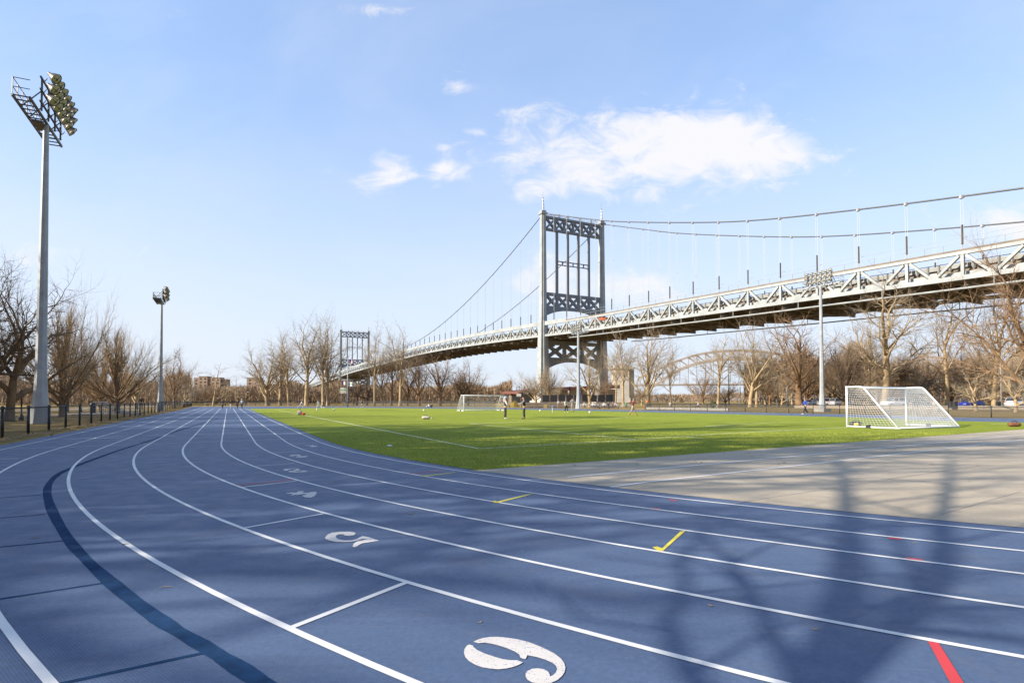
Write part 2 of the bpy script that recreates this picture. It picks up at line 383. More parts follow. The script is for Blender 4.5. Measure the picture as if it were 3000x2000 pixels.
def lane(k, a0=96.0, p1=2.3, step=.02):
    pts = [straight(k, a) for a in (a0, a0 * .75, a0 * .5, a0 * .3, 12, 6, 3, 1.2)]
    n = int(p1 / step)
    return pts + [bend(k, p1 * i / n) for i in range(n + 1)]
def lane_at(p, lo=0.0, hi=2.3):
    """lane coordinate k and bend angle of a ground point"""
    q = p - TC; a = q.dot(TD); b = q.dot(TN)
    if a > 0: return (b - TR) / LW, -a
    phi = math.atan2(-a, b); r = math.hypot(a, b)
    return (r - rad(0, phi)) / LW, phi
def ribbon(mb, pts, w, z):
    n = len(pts); b = len(mb.v); ws = w if isinstance(w, list) else [w] * n
    for i, p in enumerate(pts):
        t = (pts[min(i + 1, n - 1)] - pts[max(i - 1, 0)]); t.z = 0; t.normalize(); s = V((-t.y, t.x, 0)) * (ws[i] / 2)
        q = V((p.x, p.y, z)); mb.v += [q + s, q - s]
    for i in range(n - 1):
        mb.f.append((b + 2 * i, b + 2 * i + 1, b + 2 * i + 3, b + 2 * i + 2))
    return mb
def up_faces(o):
    bm = bmesh.new(); bm.from_mesh(o.data)
    for f in bm.faces:
        f.normal_update()
        if f.normal.z < 0: f.normal_flip()
    bm.to_mesh(o.data); bm.free(); return o
def sheet(name, pts, z, m, parent=None, kind=None):
    o = up_faces(MB().poly([(p[0], p[1], z) for p in pts]).build(name, m, parent))
    if kind: o['kind'] = kind
    return o

# ground to the horizon
g = MB()
S = 5000
g.poly([(-S, -S, -.02), (S, -S, -.02), (S, S, -.02), (-S, S, -.02)])
ground = g.build('ground', M['park']); tag(ground, kind='structure')

# blue running surface
outer_left = [G(x, y) for x, y in ((860, 1190.6), (720, 1190.4), (600, 1190.8), (561, 1191.4))]
left_edge = [TC + TN * (TR + 8 * LW + OFF[8] + .62) + TD * a for a in (80, 50, 30, 15, 8, 3)]
arc = [bend(8.58, .02 + 2.25 * i / 70) for i in range(71)]
far_side = [G(x, y) for x, y in ((3000, 1225.6), (2777, 1221.5), (2500, 1213.6), (2200, 1207.6), (1900, 1201.2), (1750, 1198.6), (1450, 1193.4), (1000, 1189.8))]
e0 = far_side[0]; right_ext = [e0 - TD * 70, e0 - TD * 35]
track = sheet('track', [*outer_left, *left_edge, *arc, *right_ext, *far_side], 0.0, M['track'], kind='structure')
# green infield and grey apron
tl = [(760, 1196.2), (826, 1237), (945, 1283), (1006, 1306), (1159, 1340), (1312, 1371), (1377, 1378.5)]
inner = [straight(-.32, a) for a in (88, 70, 50, 30, 15, 6, 2)]
tb = [G(2000, 1328), G(3000, 1257.5)]
bend_in = [bend(-.32, p * .02) for p in range(1, 110)]
corner = G(1377, 1378.5); rdir = (G(3000, 1257.5) - corner).normalized(); r_end = corner + rdir * 46
cut = [p for p in bend_in if (p - corner).dot(V((rdir.y, -rdir.x, 0))) < 0]
far_t = [G(x, y) for x, y in ((3000, 1237.2), (2777, 1232.5), (2500, 1222.3), (2200, 1214.2), (1900, 1207), (1750, 1203.6), (1450, 1197.6), (1000, 1193.8))]
turf = sheet('turf', [*inner, *cut, corner, corner + rdir * 15, r_end, far_t[0] - TD * 1, *far_t], .006, M['turf'], kind='structure')
rest = [p for p in bend_in if (p - corner).dot(V((rdir.y, -rdir.x, 0))) >= 0]
apron = sheet('apron', [corner, *rest, rest[-1] + V((12, 8, 0)), r_end], .004, M['apron'], kind='structure')

# lane lines and markings: parts of the track
for k in range(9):
    tag(up_faces(ribbon(MB(), lane(k), .052, .004).build('lane_line', M['white_paint'], track)))
for k in range(0, 9):
    up_faces(ribbon(MB(), [TC - TN * (TR + LW * k) + TD * a for a in (-40, -10, 20, 50, 80)], .052, .004).build('lane_line', M['white_paint'], track))
def mark(name, pix, m, w=.05, z=.0042, parent=None):
    return up_faces(ribbon(MB(), [G(*p) for p in pix], w, z).build(name, m, parent or track))
for a, b in (((856, 1837), (1196, 1704)), ((718, 1546), (946, 1505)), ((706, 1427.5), (868, 1409)), ((748, 1365), (863, 1357)), ((786, 1325.5), (891, 1322)), ((847, 1299), (931, 1298))):
    mark('start_line', [a, b], M['white_paint'], .052)
def oblique(name, pix, m, wpx):
    return up_faces(MB().poly([(*G(x, y)[:2], .0044) for x, y in pix]).build(name, m, track))
mark('red_line', [(686, 1422.5), (857, 1405.5)], M['red_paint'], .05)
mark('red_line', [(1199, 1387.6), (1298, 1379)], M['red_paint'], .05)
oblique('red_line', [(2718, 1878), (2750, 1884), (2842, 2030), (2800, 2030)], M['red_paint'], 0)
mark('red_line', [(1140 + 0, 0)] and [(1166, 1349), (1246, 1345)], M['red_paint'], .02)
for x, y in ((2622, 1577.5), (2678, 1637.5), (1972, 1465), (1923, 1489.5)):
    p = G(x, y); k, phi = lane_at(p); t = (bend(k, phi + .01) - bend(k, phi)).normalized(); s = V((-t.y, t.x, 0))
    up_faces(MB().poly([(p + t * a + s * b + V((0, 0, .0044))) for a, b in ((-.06, -.03), (.06, -.03), (.06, .03), (-.06, .03))]).build('red_tick', M['red_paint'], track))
for pix in ([(1911, 1603), (1925, 1600.5), (1940, 1606), (1993, 1557), (2009, 1554.5), (1943, 1613.5), (1929, 1614.5)],
            [(1442, 1467), (1452, 1466), (1456, 1469), (1549, 1447.5), (1561, 1447), (1459, 1473), (1447, 1472.5)],
            [(1231, 1393.3), (1238, 1392.2), (1240, 1393.3), (1328, 1383.6), (1338, 1383.5), (1243, 1395.4), (1234, 1395)]):
    oblique('yellow_hook', pix, M['yellow_paint'], 0)
# white cross lines further up the straight
for (x0, y0), (x1, y1) in (((116, 1294.9), (952, 1273)), ((27, 1315), (870, 1284.5)), ((0, 1343.5), (54, 1343)), ((600, 1271), (565, 1271.6))):
    mark('cross_line', [(x0, y0), (x1, y1)], M['white_paint'], .05)
# dark blue paint-outs
band = [(640, 1226), (590, 1240), (520, 1262), (440, 1290), (360, 1315), (300, 1336), (230, 1362), (176, 1386), (147, 1412), (138, 1440), (146, 1478), (166, 1522), (205, 1585), (262, 1648), (345, 1722), (430, 1788), (500, 1836), (560, 1870), (640, 1918), (700, 1955), (772, 2003), (860, 2060), (1000, 2140)]
bp = [G(x, y) for x, y in band]; bp2 = []
for i in range(len(bp) - 1):
    p0, p1, p2, p3 = bp[max(i - 1, 0)], bp[i], bp[i + 1], bp[min(i + 2, len(bp) - 1)]
    for j in range(6):
        t = j / 6; bp2.append(.5 * ((2 * p1) + (p2 - p0) * t + (2 * p0 - 5 * p1 + 4 * p2 - p3) * t * t + (3 * p1 - p0 - 3 * p2 + p3) * t ** 3))
rr = random.Random(3)
mk = ribbon(MB(), bp2, [.104 + .008 * math.sin(i * .23) + .007 * math.sin(i * .61 + 1) + rr.uniform(-.004, .004) for i in range(len(bp2))], .002)
up_faces(mk.build('painted_out_band', M['dark_blue_paint'], track))
for pts in (((0, 1458), (122, 1449)), ((0, 1517), (133, 1506)), ((0, 1602), (190, 1583)), ((0, 1754), (312, 1706)), ((150, 2008), (600, 1911))):
    mark('painted_out_line', pts, M['dark_blue_paint'], .036, .0022)
# lane numbers
def number(pix, org, s, smooth=2):
    pts = [V((*G(org[0] + x / s, org[1] + y / s)[:2], 0)) for x, y in pix]
    return pts
D6a = [(292,203),(330,185),(380,168),(450,157),(530,155),(620,163),(720,178),(830,205),(920,238),(1010,278),(1090,320),(1150,365),(1185,410),(1198,455),(1190,500),(1165,540),(1120,580),(1060,608),(1000,616),(930,614),(870,604),(825,578),(806,545),(806,515),(825,490),(870,470),(930,465),(990,475),(1030,500),(1045,530),(1042,545),(1075,535),(1105,505),(1117,470),(1105,440),(1070,410),(1000,380),(920,355),(822,335),(815,355),(805,374),(780,370),(755,360),(745,330),(700,300),(620,265),(540,240),(470,222),(400,213),(340,218)]
D6b = [(250,230),(285,240),(300,260),(330,285),(400,318),(500,352),(580,375),(650,385),(720,385),(780,407),(740,430),(690,450),(620,466),(540,475),(460,468),(380,455),(310,430),(250,395),(212,355),(198,310),(205,275),(225,245)]
D5 = [(400,725),(418,702),(455,687),(520,680),(590,678),(628,684),(639,694),(625,706),(590,712),(553,708),(542,699),(510,699),(488,708),(482,720),(500,736),(550,746),(605,746),(645,735),(690,712),(735,720),(818,748),(730,762),(690,768),(665,780),(645,795),(625,800),(613,792),(622,772),(650,753),(695,744),(730,737),(690,735),(655,747),(600,757),(540,759),(480,757),(435,747),(405,735)]
D4 = [(93,383),(135,376),(182,376),(192,367),(238,364),(226,375),(262,379),(290,373),(330,369),(338,381),(318,405),(290,416),(250,414),(222,402),(262,388),(238,387),(205,393),(165,396),(135,402),(152,388)]
D4b = []
D3 = [(74,204),(92,194),(150,190),(196,191),(209,199),(196,206),(238,205),(262,209),(262,215),(235,219),(170,221),(125,219),(113,212),(138,207),(176,209),(186,214),(222,213),(226,210),(196,209),(160,206),(158,200),(182,197),(176,194),(140,195),(112,203),(118,207),(98,209)]
D2 = [(121,93),(140,86),(208,84),(214,88),(196,93),(232,95),(264,93),(266,98),(246,103),(215,105),(178,103),(186,96),(196,90),(170,92),(150,96)]
D1 = [(238,10),(290,12),(308,10),(322,15),(340,16),(338,22),(300,24),(286,19),(300,17),(262,14)]
def lane_number(polys, org, s):
    mb = MB()
    for pix in polys:
        mb.poly([(*G(org[0] + x / s, org[1] + y / s)[:2], .0046) for x, y in pix])
    return up_faces(mb.build('lane_number', M['number_paint'], track))
lane_number([D6a, D6b], (1300, 1820), 3.36)
for d in (D5, D4, D3, D2, D1): lane_number([d], (800, 1300), 2.635)
# infield markings
M['field_line'] = mat('field_line', (.82, .84, .60), .8, var=.08, worn=.12, wscale=30, wcol=(.2, .27, .05))
def fline(pix, w=.09): mark('field_line', pix, M['field_line'], w, .0095, turf)
fline([(818, 1201.8), (899, 1217.6), (1404, 1314.5)]); fline([(1404, 1314.3), (1600, 1303.7), (1867, 1287.8), (2104, 1270.6), (2481, 1251.6)], .085)
fline([(1377.5, 1240.8), (1867, 1287.8)], .08); fline([(1377.5, 1240.8), (1791, 1225.5)], .10)
fline([(2068, 1248.5), (2313, 1262)], .08); fline([(2068, 1248.5), (2272, 1237.2), (2481, 1234)], .09); fline([(2010, 1279.5), (2058, 1284)], .07)
fline([(1790, 1226), (1840, 1221.5), (1890, 1220.5)], .10); fline([(2200, 1219.5), (2240, 1219.6)], .1); fline([(2290, 1219.2), (2330, 1219.6)], .1); fline([(2900, 1242), (3060, 1240)], .1)
for pix in (((1662, 1398.6), (1900, 1376), (2410, 1328.6), (3000, 1272.5), (3060, 1267)), ((1788, 1427), (1900, 1411.7), (2410, 1355.6), (3000, 1287.8), (3060, 1282)), ):
    mark('runway_line', pix, M['line_white'], .078, .0085, apron)
mark('faint_chalk_line', [(2150, 1474), (2450, 1428), (2880, 1362)], M['path'], .015, .0085, apron)
mark('faint_chalk_line', [(2720, 1517), (2990, 1440)], M['path'], .015, .0085, apron)
# ------------------------------------------------------------------ the suspension bridge
PL = 10.0
BO = V((18.03, 242.3, 0)); BU = V((.4634, -.8862, 0)).normalized(); BV = V((.8862, .4634, 0)).normalized(); BW = 32.0
def B(i, c, z): return BO + BU * (i * PL) + BV * c + V((0, 0, z))
ZT = [(-80, 24), (-71, 26.9), (-47, 34.6), (-42.5, 36.2), (-32, 37.9), (-24, 38.9), (-20, 39.4), (-16.5, 39.4), (-11.6, 38.7), (-7.7, 37.6), (-4.7, 36.7), (-1.75, 35.6), (0, 34.9), (3, 33.8), (6, 33.0), (9, 32.1), (12, 31.3), (15, 30.4), (26, 27.3)]
def ztop(i):
    for k in range(len(ZT) - 1):
        if i <= ZT[k + 1][0]:
            # Catmull-Rom through the measured levels
            x0, y0 = ZT[max(k - 1, 0)]; x1, y1 = ZT[k]; x2, y2 = ZT[k + 1]; x3, y3 = ZT[min(k + 2, len(ZT) - 1)]
            t = (i - x1) / (x2 - x1); m1 = (y2 - y0) / max(x2 - x0, 1e-6) * (x2 - x1); m2 = (y3 - y1) / max(x3 - x1, 1e-6) * (x2 - x1)
            return (2*t**3 - 3*t*t + 1) * y1 + (t**3 - 2*t*t + t) * m1 + (-2*t**3 + 3*t*t) * y2 + (t**3 - t*t) * m2
    return ZT[-1][1]
TDEP = 5.45
def zbot(i): return ztop(i) - TDEP
I_T1, I_T2 = -.92, -46.8
bridge = empty('suspension_bridge', B(I_T1, 0, 0), 0, 'pale grey steel suspension bridge crossing the whole scene behind the sports field', 'bridge')
BINV = Matrix.Translation(-bridge.location)
def bpart(mb, name, m, parent=None, smooth=False):
    par = parent or bridge
    mb.v = [v - bridge.location for v in mb.v]
    return mb.build(name, m, par, smooth)
I0, I1 = -71, 25
panels = list(range(I0, I1 + 1))
def chord(c, dz, w, h, zf):
    mb = MB()
    for i in range(I0, I1): mb.bar(B(i, c, zf(i) + dz), B(i + 1, c, zf(i + 1) + dz), w, h)
    return mb
near = bpart(chord(0, -.30, .75, .62, ztop), 'side_truss', M['steel'])
bpart(chord(0, .36, .75, .9, zbot), 'bottom_chord', M['steel'], near)
NEARW = range(-45, 17)
post0 = None
def web(i, c):
    """post at panel point i with its two diagonals to the bottom chord nodes"""
    p = MB().bar(B(i, c, zbot(i) + .8), B(i, c, ztop(i) - .6), .55, .55, up=BV)
    d1 = MB().bar(B(i + .06, c, ztop(i) - .75), B(i + .46, c, zbot(i + .5) + .85), .5, .62, up=BV)
    d2 = MB().bar(B(i - .06, c, ztop(i) - .75), B(i - .46, c, zbot(i - .5) + .85), .5, .62, up=BV)
    gs = MB().prism([B(i + a, c - .28, zbot(i + a) + b) for a, b in ((.40, .75), (.60, .75), (.56, 1.9), (.44, 1.9))], BV * .56)
    return p, d1, d2, gs
for i in NEARW:
    if i == -1: continue
    p, d1, d2, gs = web(i, 0)
    d1.v += []; n0 = len(d1.v)
    d1.f += [tuple(x + n0 for x in f) for f in d2.f]; d1.v += d2.v
    n0 = len(d1.v); d1.f += [tuple(x + n0 for x in f) for f in gs.f]; d1.v += gs.v
    bpart(p, 'truss_post', M['steel'], near); bpart(d1, 'diagonal_pair', M['steel'], near)
wb = MB()
for i in list(range(I0 + 1, -45)) + list(range(17, I1)):
    for q in web(i, 0):
        n0 = len(wb.v); wb.f += [tuple(x + n0 for x in f) for f in q.f]; wb.v += q.v
tag(bpart(wb, 'lattice', M['steel'], near), kind='stuff')
far = bpart(chord(BW, -.30, .75, .62, ztop), 'side_truss', M['steel'])
bpart(chord(BW, .36, .75, .9, zbot), 'bottom_chord', M['steel'], far)
wb = MB()
for i in range(I0 + 1, I1):
    for q in web(i, BW):
        n0 = len(wb.v); wb.f += [tuple(x + n0 for x in f) for f in q.f]; wb.v += q.v
tag(bpart(wb, 'lattice', M['steel'], far), kind='stuff')
# roadway slab, parapets, side girders
mb = MB()
for i in range(I0, I1): mb.bar(B(i, BW / 2, zbot(i) + 1.9), B(i + 1, BW / 2, zbot(i + 1) + 1.9), BW - 4.4, .4)
deck = bpart(mb, 'road_deck', M['steel_dark'])  # slab coloured dark so the slot along its edge looks shaded
for c, s_ in ((2.0, -1), (BW - 2.0, 1)):
    mb = MB()
    for i in range(I0, I1):
        z0, z1 = zbot(i), zbot(i + 1)
        mb.bar(B(i, c, z0 + 3.15), B(i + 1, c, z1 + 3.15), .14, .85)
        mb.bar(B(i, c, z0 + 3.85), B(i + 1, c, z1 + 3.85), .16, .10)
        for k in range(5):
            t = i + (k + .5) / 5; mb.box(B(t, c + s_ * .16, zbot(t) + 3.1), (.34, .34, 1.5))
    bpart(mb, 'parapet', M['steel_shade'], deck)
    mb = MB()
    for i in range(I0, I1): mb.bar(B(i, c - s_ * .5, zbot(i) + 2.4), B(i + 1, c - s_ * .5, zbot(i + 1) + 2.4), .12, .9)
    bpart(mb, 'shade_plate', M['steel_dark'], deck)  # dark plate added to stand for the shade in the slot below the parapet
    mb = MB()
    for i in range(I0, I1):
        mb.bar(B(i, c + s_ * .5, zbot(i) + 1.35), B(i + 1, c + s_ * .5, zbot(i + 1) + 1.35), .2, .9)
    bpart(mb, 'edge_girder', M['steel'], deck)
mb = MB()
for c in (6, 10.5, 16, 21.5, 26):
    for i in range(I0, I1): mb.bar(B(i, c, zbot(i) + 1.1), B(i + 1, c, zbot(i + 1) + 1.1), .4, 1.0)
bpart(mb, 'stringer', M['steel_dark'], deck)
fb0 = None
for i in range(I0 + 1, I1):
    if i == -1: continue
    if i < -46 and i % 2: continue
    mb = MB().bar(B(i, .5, zbot(i) - .15), B(i, BW - .5, zbot(i) - .15), .12, 2.0)
    mb.bar(B(i, .5, zbot(i) - 1.15), B(i, BW - .5, zbot(i) - 1.15), .6, .1)
    for k in range(13): mb.box(B(i, 2 + k * 2.33, zbot(i) - .15), (.5, .3, 1.9))
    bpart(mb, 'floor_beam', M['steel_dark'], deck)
mb = MB()
for i in range(I0 + 2, I1 - 1, 2):
    mb.bar(B(i, 1, zbot(i) - .9), B(i + 2, BW - 1, zbot(i + 2) - .9), .35, .3)
    mb.bar(B(i, BW - 1, zbot(i) - .9), B(i + 2, 1, zbot(i + 2) - .9), .35, .3)
bpart(mb, 'wind_bracing', M['steel_dark'], deck)
for c in (-.2, BW + .2):
    mb = MB(); mb.tube([B(1.2 + k, c, zbot(1.2 + k) - 1.75) for k in range(0, 24)], .2, 6)
    for k in range(1, 24, 2): mb.bar(B(k + .5, c, zbot(k + .5) - 1.7), B(k + .5, c, zbot(k + .5) + .1), .15, .15)
    bpart(mb, 'service_rail', M['steel'], deck)
# strip along the top chord, hand rails
for c, s in ((0, -1), (BW, 1)):
    mb = MB()
    for i in range(1, I1): mb.bar(B(i, c + s * .1, ztop(i) + .22), B(i + 1, c + s * .1, ztop(i + 1) + .22), .5, .42)
    bpart(mb, 'cable_duct', M['steel_dark'], far if c else near)
    mb = MB()
    for i in range(I0, 1): mb.bar(B(i, c + s * .3, ztop(i) + .55), B(i + 1, c + s * .3, ztop(i + 1) + .55), .15, 1.1)
    bpart(mb, 'wind_screen', M['steel'], far if c else near)
    mb = MB(); mb.tube([B(i, c, ztop(i) + 1.75) for i in range(1, I1 + 1)], .05, 5); mb.tube([B(i, c + 1.2, ztop(i) + 3.0) for i in range(1, I1 + 1)], .035, 5)
    for k in range(2, 3 * I1): mb.bar(B(k / 3, c, ztop(k / 3) + .4), B(k / 3, c, ztop(k / 3) + 1.75), .09, .09)
    bpart(mb, 'hand_rail', M['steel'], far if c else near)
# cables
def zc(i):
    if i <= I_T2: t = (i + 71) / (I_T2 + 71); return 27.5 + (82.6 - 27.5) * max(t, 0) - 9 * max(t, 0) * (1 - t) * 1.0
    if i <= I_T1:
        m = (I_T1 + I_T2) / 2; q = (i - m) / ((I_T1 - I_T2) / 2); e = 84.5 if i > m else 82.6
        return 42.0 + (e - 42.0) * q * q
    pts = [(-.92, 84.6), (2.03, 74.2), (4.05, 67.2), (7.52, 57.0), (10.05, 50.4), (13, 44.6), (15.9, 39.7), (19, 34.9), (24, 28.3), (26, 26)]
    for k in range(len(pts) - 1):
        if i <= pts[k + 1][0]:
            x0, y0 = pts[max(k - 1, 0)]; x1, y1 = pts[k]; x2, y2 = pts[k + 1]; x3, y3 = pts[min(k + 2, len(pts) - 1)]
            t = (i - x1) / (x2 - x1); m1 = (y2 - y0) / (x2 - x0) * (x2 - x1); m2 = (y3 - y1) / (x3 - x1) * (x2 - x1)
            return (2*t**3 - 3*t*t + 1) * y1 + (t**3 - 2*t*t + t) * m1 + (-2*t**3 + 3*t*t) * y2 + (t**3 - t*t) * m2
    return 26
for c in (0, BW):
    mb = MB(); mb.tube([B(i * .5, c, zc(i * .5)) for i in range(2 * I0, 2 * I1 + 1)], .18, 8)
    cb = bpart(mb, 'main_cable', M['cable'], smooth=True)
    for i in range(-44, 24):
        if i == -1 or (i < -22 and i % 2): continue
        if zc(i) - ztop(i) < 1.5: continue
        mb = MB()
        for s in (-.22, .22): mb.tube([B(i, c, zc(i)) + BU * s, B(i, c, ztop(i)) + BU * s], .036, 4)
        mb.box(B(i, c, zc(i) - .1), (.6, .6, .6))
        sp = bpart(mb, 'suspender', M['rope'], cb)
        h = min(5.2, zc(i) - ztop(i))
        bpart(MB().tube([B(i, c, ztop(i) + (1.4 if i > 0 else 1.0)), B(i, c, ztop(i) + h)], .21, 6), 'sleeve', M['black_steel'], sp)
# towers
def tower(i0, name='tower'):
    ztp = 84.3 if i0 > -10 else 82.2
    mb = MB()
    for c in (0, BW): mb.box(B(i0, c, .7), (9, 8.5, 1.4), Matrix.Rotation(math.atan2(BU.y, BU.x), 3, 'Z')).box(B(i0, c, 1.8), (7.6, 7, .8), Matrix.Rotation(math.atan2(BU.y, BU.x), 3, 'Z'))
    T = bpart(mb, name, M['stone'])
    def hexleg(c, prof):
        mb = MB(); rings = []
        for z, wa, wc in prof:   # half along, half across: a rectangular shaft with stepped corners
            ring = [(-wa, -wc * .45), (-wa * .72, -wc * .45), (-wa * .72, -wc), (wa * .72, -wc), (wa * .72, -wc * .45), (wa, -wc * .45), (wa, wc * .45), (wa * .72, wc * .45), (wa * .72, wc), (-wa * .72, wc), (-wa * .72, wc * .45), (-wa, wc * .45)]
            b = len(mb.v); mb.v += [B(i0, c, z) + BU * x + BV * y for x, y in ring]; rings.append(b)
        for a, b in zip(rings, rings[1:]):
            for k in range(12): mb.f.append((a + k, a + (k + 1) % 12, b + (k + 1) % 12, b + k))
        mb.f.append(tuple(rings[-1] + k for k in range(12)))
        return mb
    legs = []
    for c in (0, BW):
        lg = bpart(hexleg(c, [(0, 3.1, 2.7), (3, 3.0, 2.5), (12, 2.6, 2.2), (30, 2.1, 1.8), (36.5, 2.0, 1.7), (36.6, 1.6, 1.4), (60, 1.35, 1.2), (ztp - .5, 1.15, 1.1), (ztp, 1.15, 1.1)]), 'leg', M['steel'], T)
        fix_normals(lg)
        mb = MB().box(B(i0, c, ztp + .35), (3.1, 3.1, .7), Matrix.Rotation(math.atan2(BU.y, BU.x), 3, 'Z')); mb.box(B(i0, c, ztp + 1.2), (2.0, 2.2, 1.0), Matrix.Rotation(math.atan2(BU.y, BU.x), 3, 'Z'))
        bpart(mb, 'saddle', M['steel'], lg)
        mb = MB()
        for a, b in ((-.5, -.5), (.5, -.5), (.5, .5), (-.5, .5)): mb.tube([B(i0, c, ztp + 1.6) + BU * a + BV * b, B(i0, c, ztp + 7) + BU * a * .35 + BV * b * .35], .07, 5)
        for z in (3, 4.5, 6): mb.box(B(i0, c, ztp + z), (.8, .8, .12))
        mb.tube([B(i0, c, ztp + 6.5), B(i0, c, ztp + 10.5)], .08, 5); mb.ball(B(i0, c, ztp + 7.4), .35, 6)
        bpart(mb, 'beacon_mast', M['galv'], lg)
    def plate(z0, z1, npan, edge, member, arch=0.0, name='portal_truss', mids=0):
        """plated lattice: chords, X members and posts, joined; arch drops the lower edge by the legs"""
        mb = MB(); c0, c1 = 1.5, BW - 1.5
        th = 1.5
        def strip(pts):  # polygon in (c,z)
            mb.prism([B(i0, c, z) - BU * th / 2 for c, z in pts], BU * th)
        strip([(c0, z1 - edge), (c1, z1 - edge), (c1, z1), (c0, z1)])
        if arch:
            n = 16
            for k in range(n):
                a, b = k / n, (k + 1) / n
                fa, fb = (abs(2 * a - 1)) ** 2.4 * arch, (abs(2 * b - 1)) ** 2.4 * arch
                ca, cb_ = c0 + (c1 - c0) * a, c0 + (c1 - c0) * b
                strip([(ca, z0 - fa), (cb_, z0 - fb), (cb_, z0 + edge * 1.1), (ca, z0 + edge * 1.1)])
        else: strip([(c0, z0), (c1, z0), (c1, z0 + edge), (c0, z0 + edge)])
        lo, hi = z0 + edge * .9, z1 - edge * .9
        for k in range(npan):
            a = c0 + (c1 - c0) * k / npan; b = c0 + (c1 - c0) * (k + 1) / npan; o = member / 2; g = .28 * (b - a) if mids else .02 * (b - a)
            pa, pb = a + g / 2, b - g / 2; t2 = th * .86
            for (p, q) in (((pa, lo), (pb, hi)), ((pa, hi), (pb, lo))):
                mb.bar(B(i0, *p), B(i0, *q), t2 - .06 * (p[1] > q[1]), member, up=BV)
            if k: mb.bar(B(i0, a, lo), B(i0, a, hi), t2 - .12, member * (1.0 if not mids else 1.5), up=BV)
            mx, mz = (pa + pb) / 2, (lo + hi) / 2
            mb.box(B(i0, mx, mz), (t2 + .05, member * 1.7, member * 1.7), Matrix.Rotation(math.atan2(BU.y, BU.x), 3, 'Z'))
        return bpart(mb, name, M['steel_grey'], T)
    plate(ztp - 6.9, ztp - .4, 6, 1.0, .75)
    plate(42.2, 49.6, 5, 1.3, 1.0, 3.0)
    plate(18.8, zbot(i0) - 1.6, 3, 1.7, 1.5, 3.6)
    for k in range(1, 5):
        c = 1.5 + (BW - 3) * k / 5; w = .9
        bpart(MB().bar(B(i0, c, 49.4), B(i0, c, ztp - 6.8), w, 1.0, up=BV), 'column', M['steel_grey'], T)
    mb = MB()
    a, b = 1.5 + (BW - 3) * .2, 1.5 + (BW - 3) * .8
    for z in (62.6, 64.2): mb.bar(B(i0, a, z), B(i0, b, z), .4, .4)
    for k in range(7): mb.bar(B(i0, a + (b - a) * k / 6, 62.6), B(i0, a + (b - a) * k / 6, 64.2), .3, .5, up=BV)
    bpart(mb, 'cross_strut', M['steel_grey'], T)
    mb = MB()
    for z in (.7, 1.4): mb.tube([B(i0, 2, ztp + z - .4), B(i0, BW - 2, ztp + z - .4)], .06, 4)
    for k in range(13): mb.tube([B(i0, 2 + k * 2.33, ztp - .4), B(i0, 2 + k * 2.33, ztp + 1.0)], .06, 4)
    for k in (.27, .42, .62, .82): mb.box(B(i0, BW * k, ztp + .5), (.8, .8, 1.6))
    bpart(mb, 'top_railing', M['galv'], T)
    return T
tower(I_T1); tower(I_T2)
# far abutment under the deck end
RB = Matrix.Rotation(math.atan2(BU.y, BU.x), 3, 'Z')
mb = MB().box(B(-73, BW / 2, 13), (34, BW + 10, 26), RB)
for c in (-5.5, BW / 2, BW + 5.5): mb.box(B(-71.0, c, 14), (7, 5, 28.5), RB)
ab = bpart(mb, 'abutment', M['tan_stone'])
mb = MB(); mb.prism([B(-71, BW + 4, 0), B(-58, BW + 4, 0), B(-58, BW + 4, 9), B(-71, BW + 4, 22)], BV * 2)
bpart(mb, 'wing_wall', M['tan_stone'])
# traffic glimpsed on the deck
def truck(i, col, label):
    R = RB; z = zbot(i) + 2.15
    t = empty('truck', B(i, 5.2, z), math.atan2(BU.y, BU.x), label, 'truck')
    b = MB().box((0, 0, 1.9), (7.5, 2.4, 2.5)).build('cargo_box', cloth('truck' + label[:5], col, .5), t)
    k = MB(); k.prism([(3.9, -1.15, .5), (6, -1.15, .5), (6, -1.15, 1.6), (5.5, -1.15, 2.7), (3.9, -1.15, 2.7)], (0, 2.3, 0)); k.build('cab', cloth('truck' + label[:5], col, .5), t)
    MB().prism([(5.56, -1.0, 1.7), (6.03, -1.0, 1.65), (5.58, -1.0, 2.6), (5.5, -1.0, 2.6)], (0, 2.0, 0)).build('windscreen', M['pane'], t)
    for x in (-2.6, -1.4, 4.7):
        for y in (-1.05, 1.05):
            MB().lathe([(.3, -.15), (.5, -.13), (.5, .13), (.3, .15)], 12, Matrix.Translation((x, y, .5)) @ Matrix.Rotation(PI / 2, 4, 'X')).build('wheel', M['rubber'], t)
truck(2.55, (.42, .11, .04), 'orange truck driving over the bridge just right of its tower')
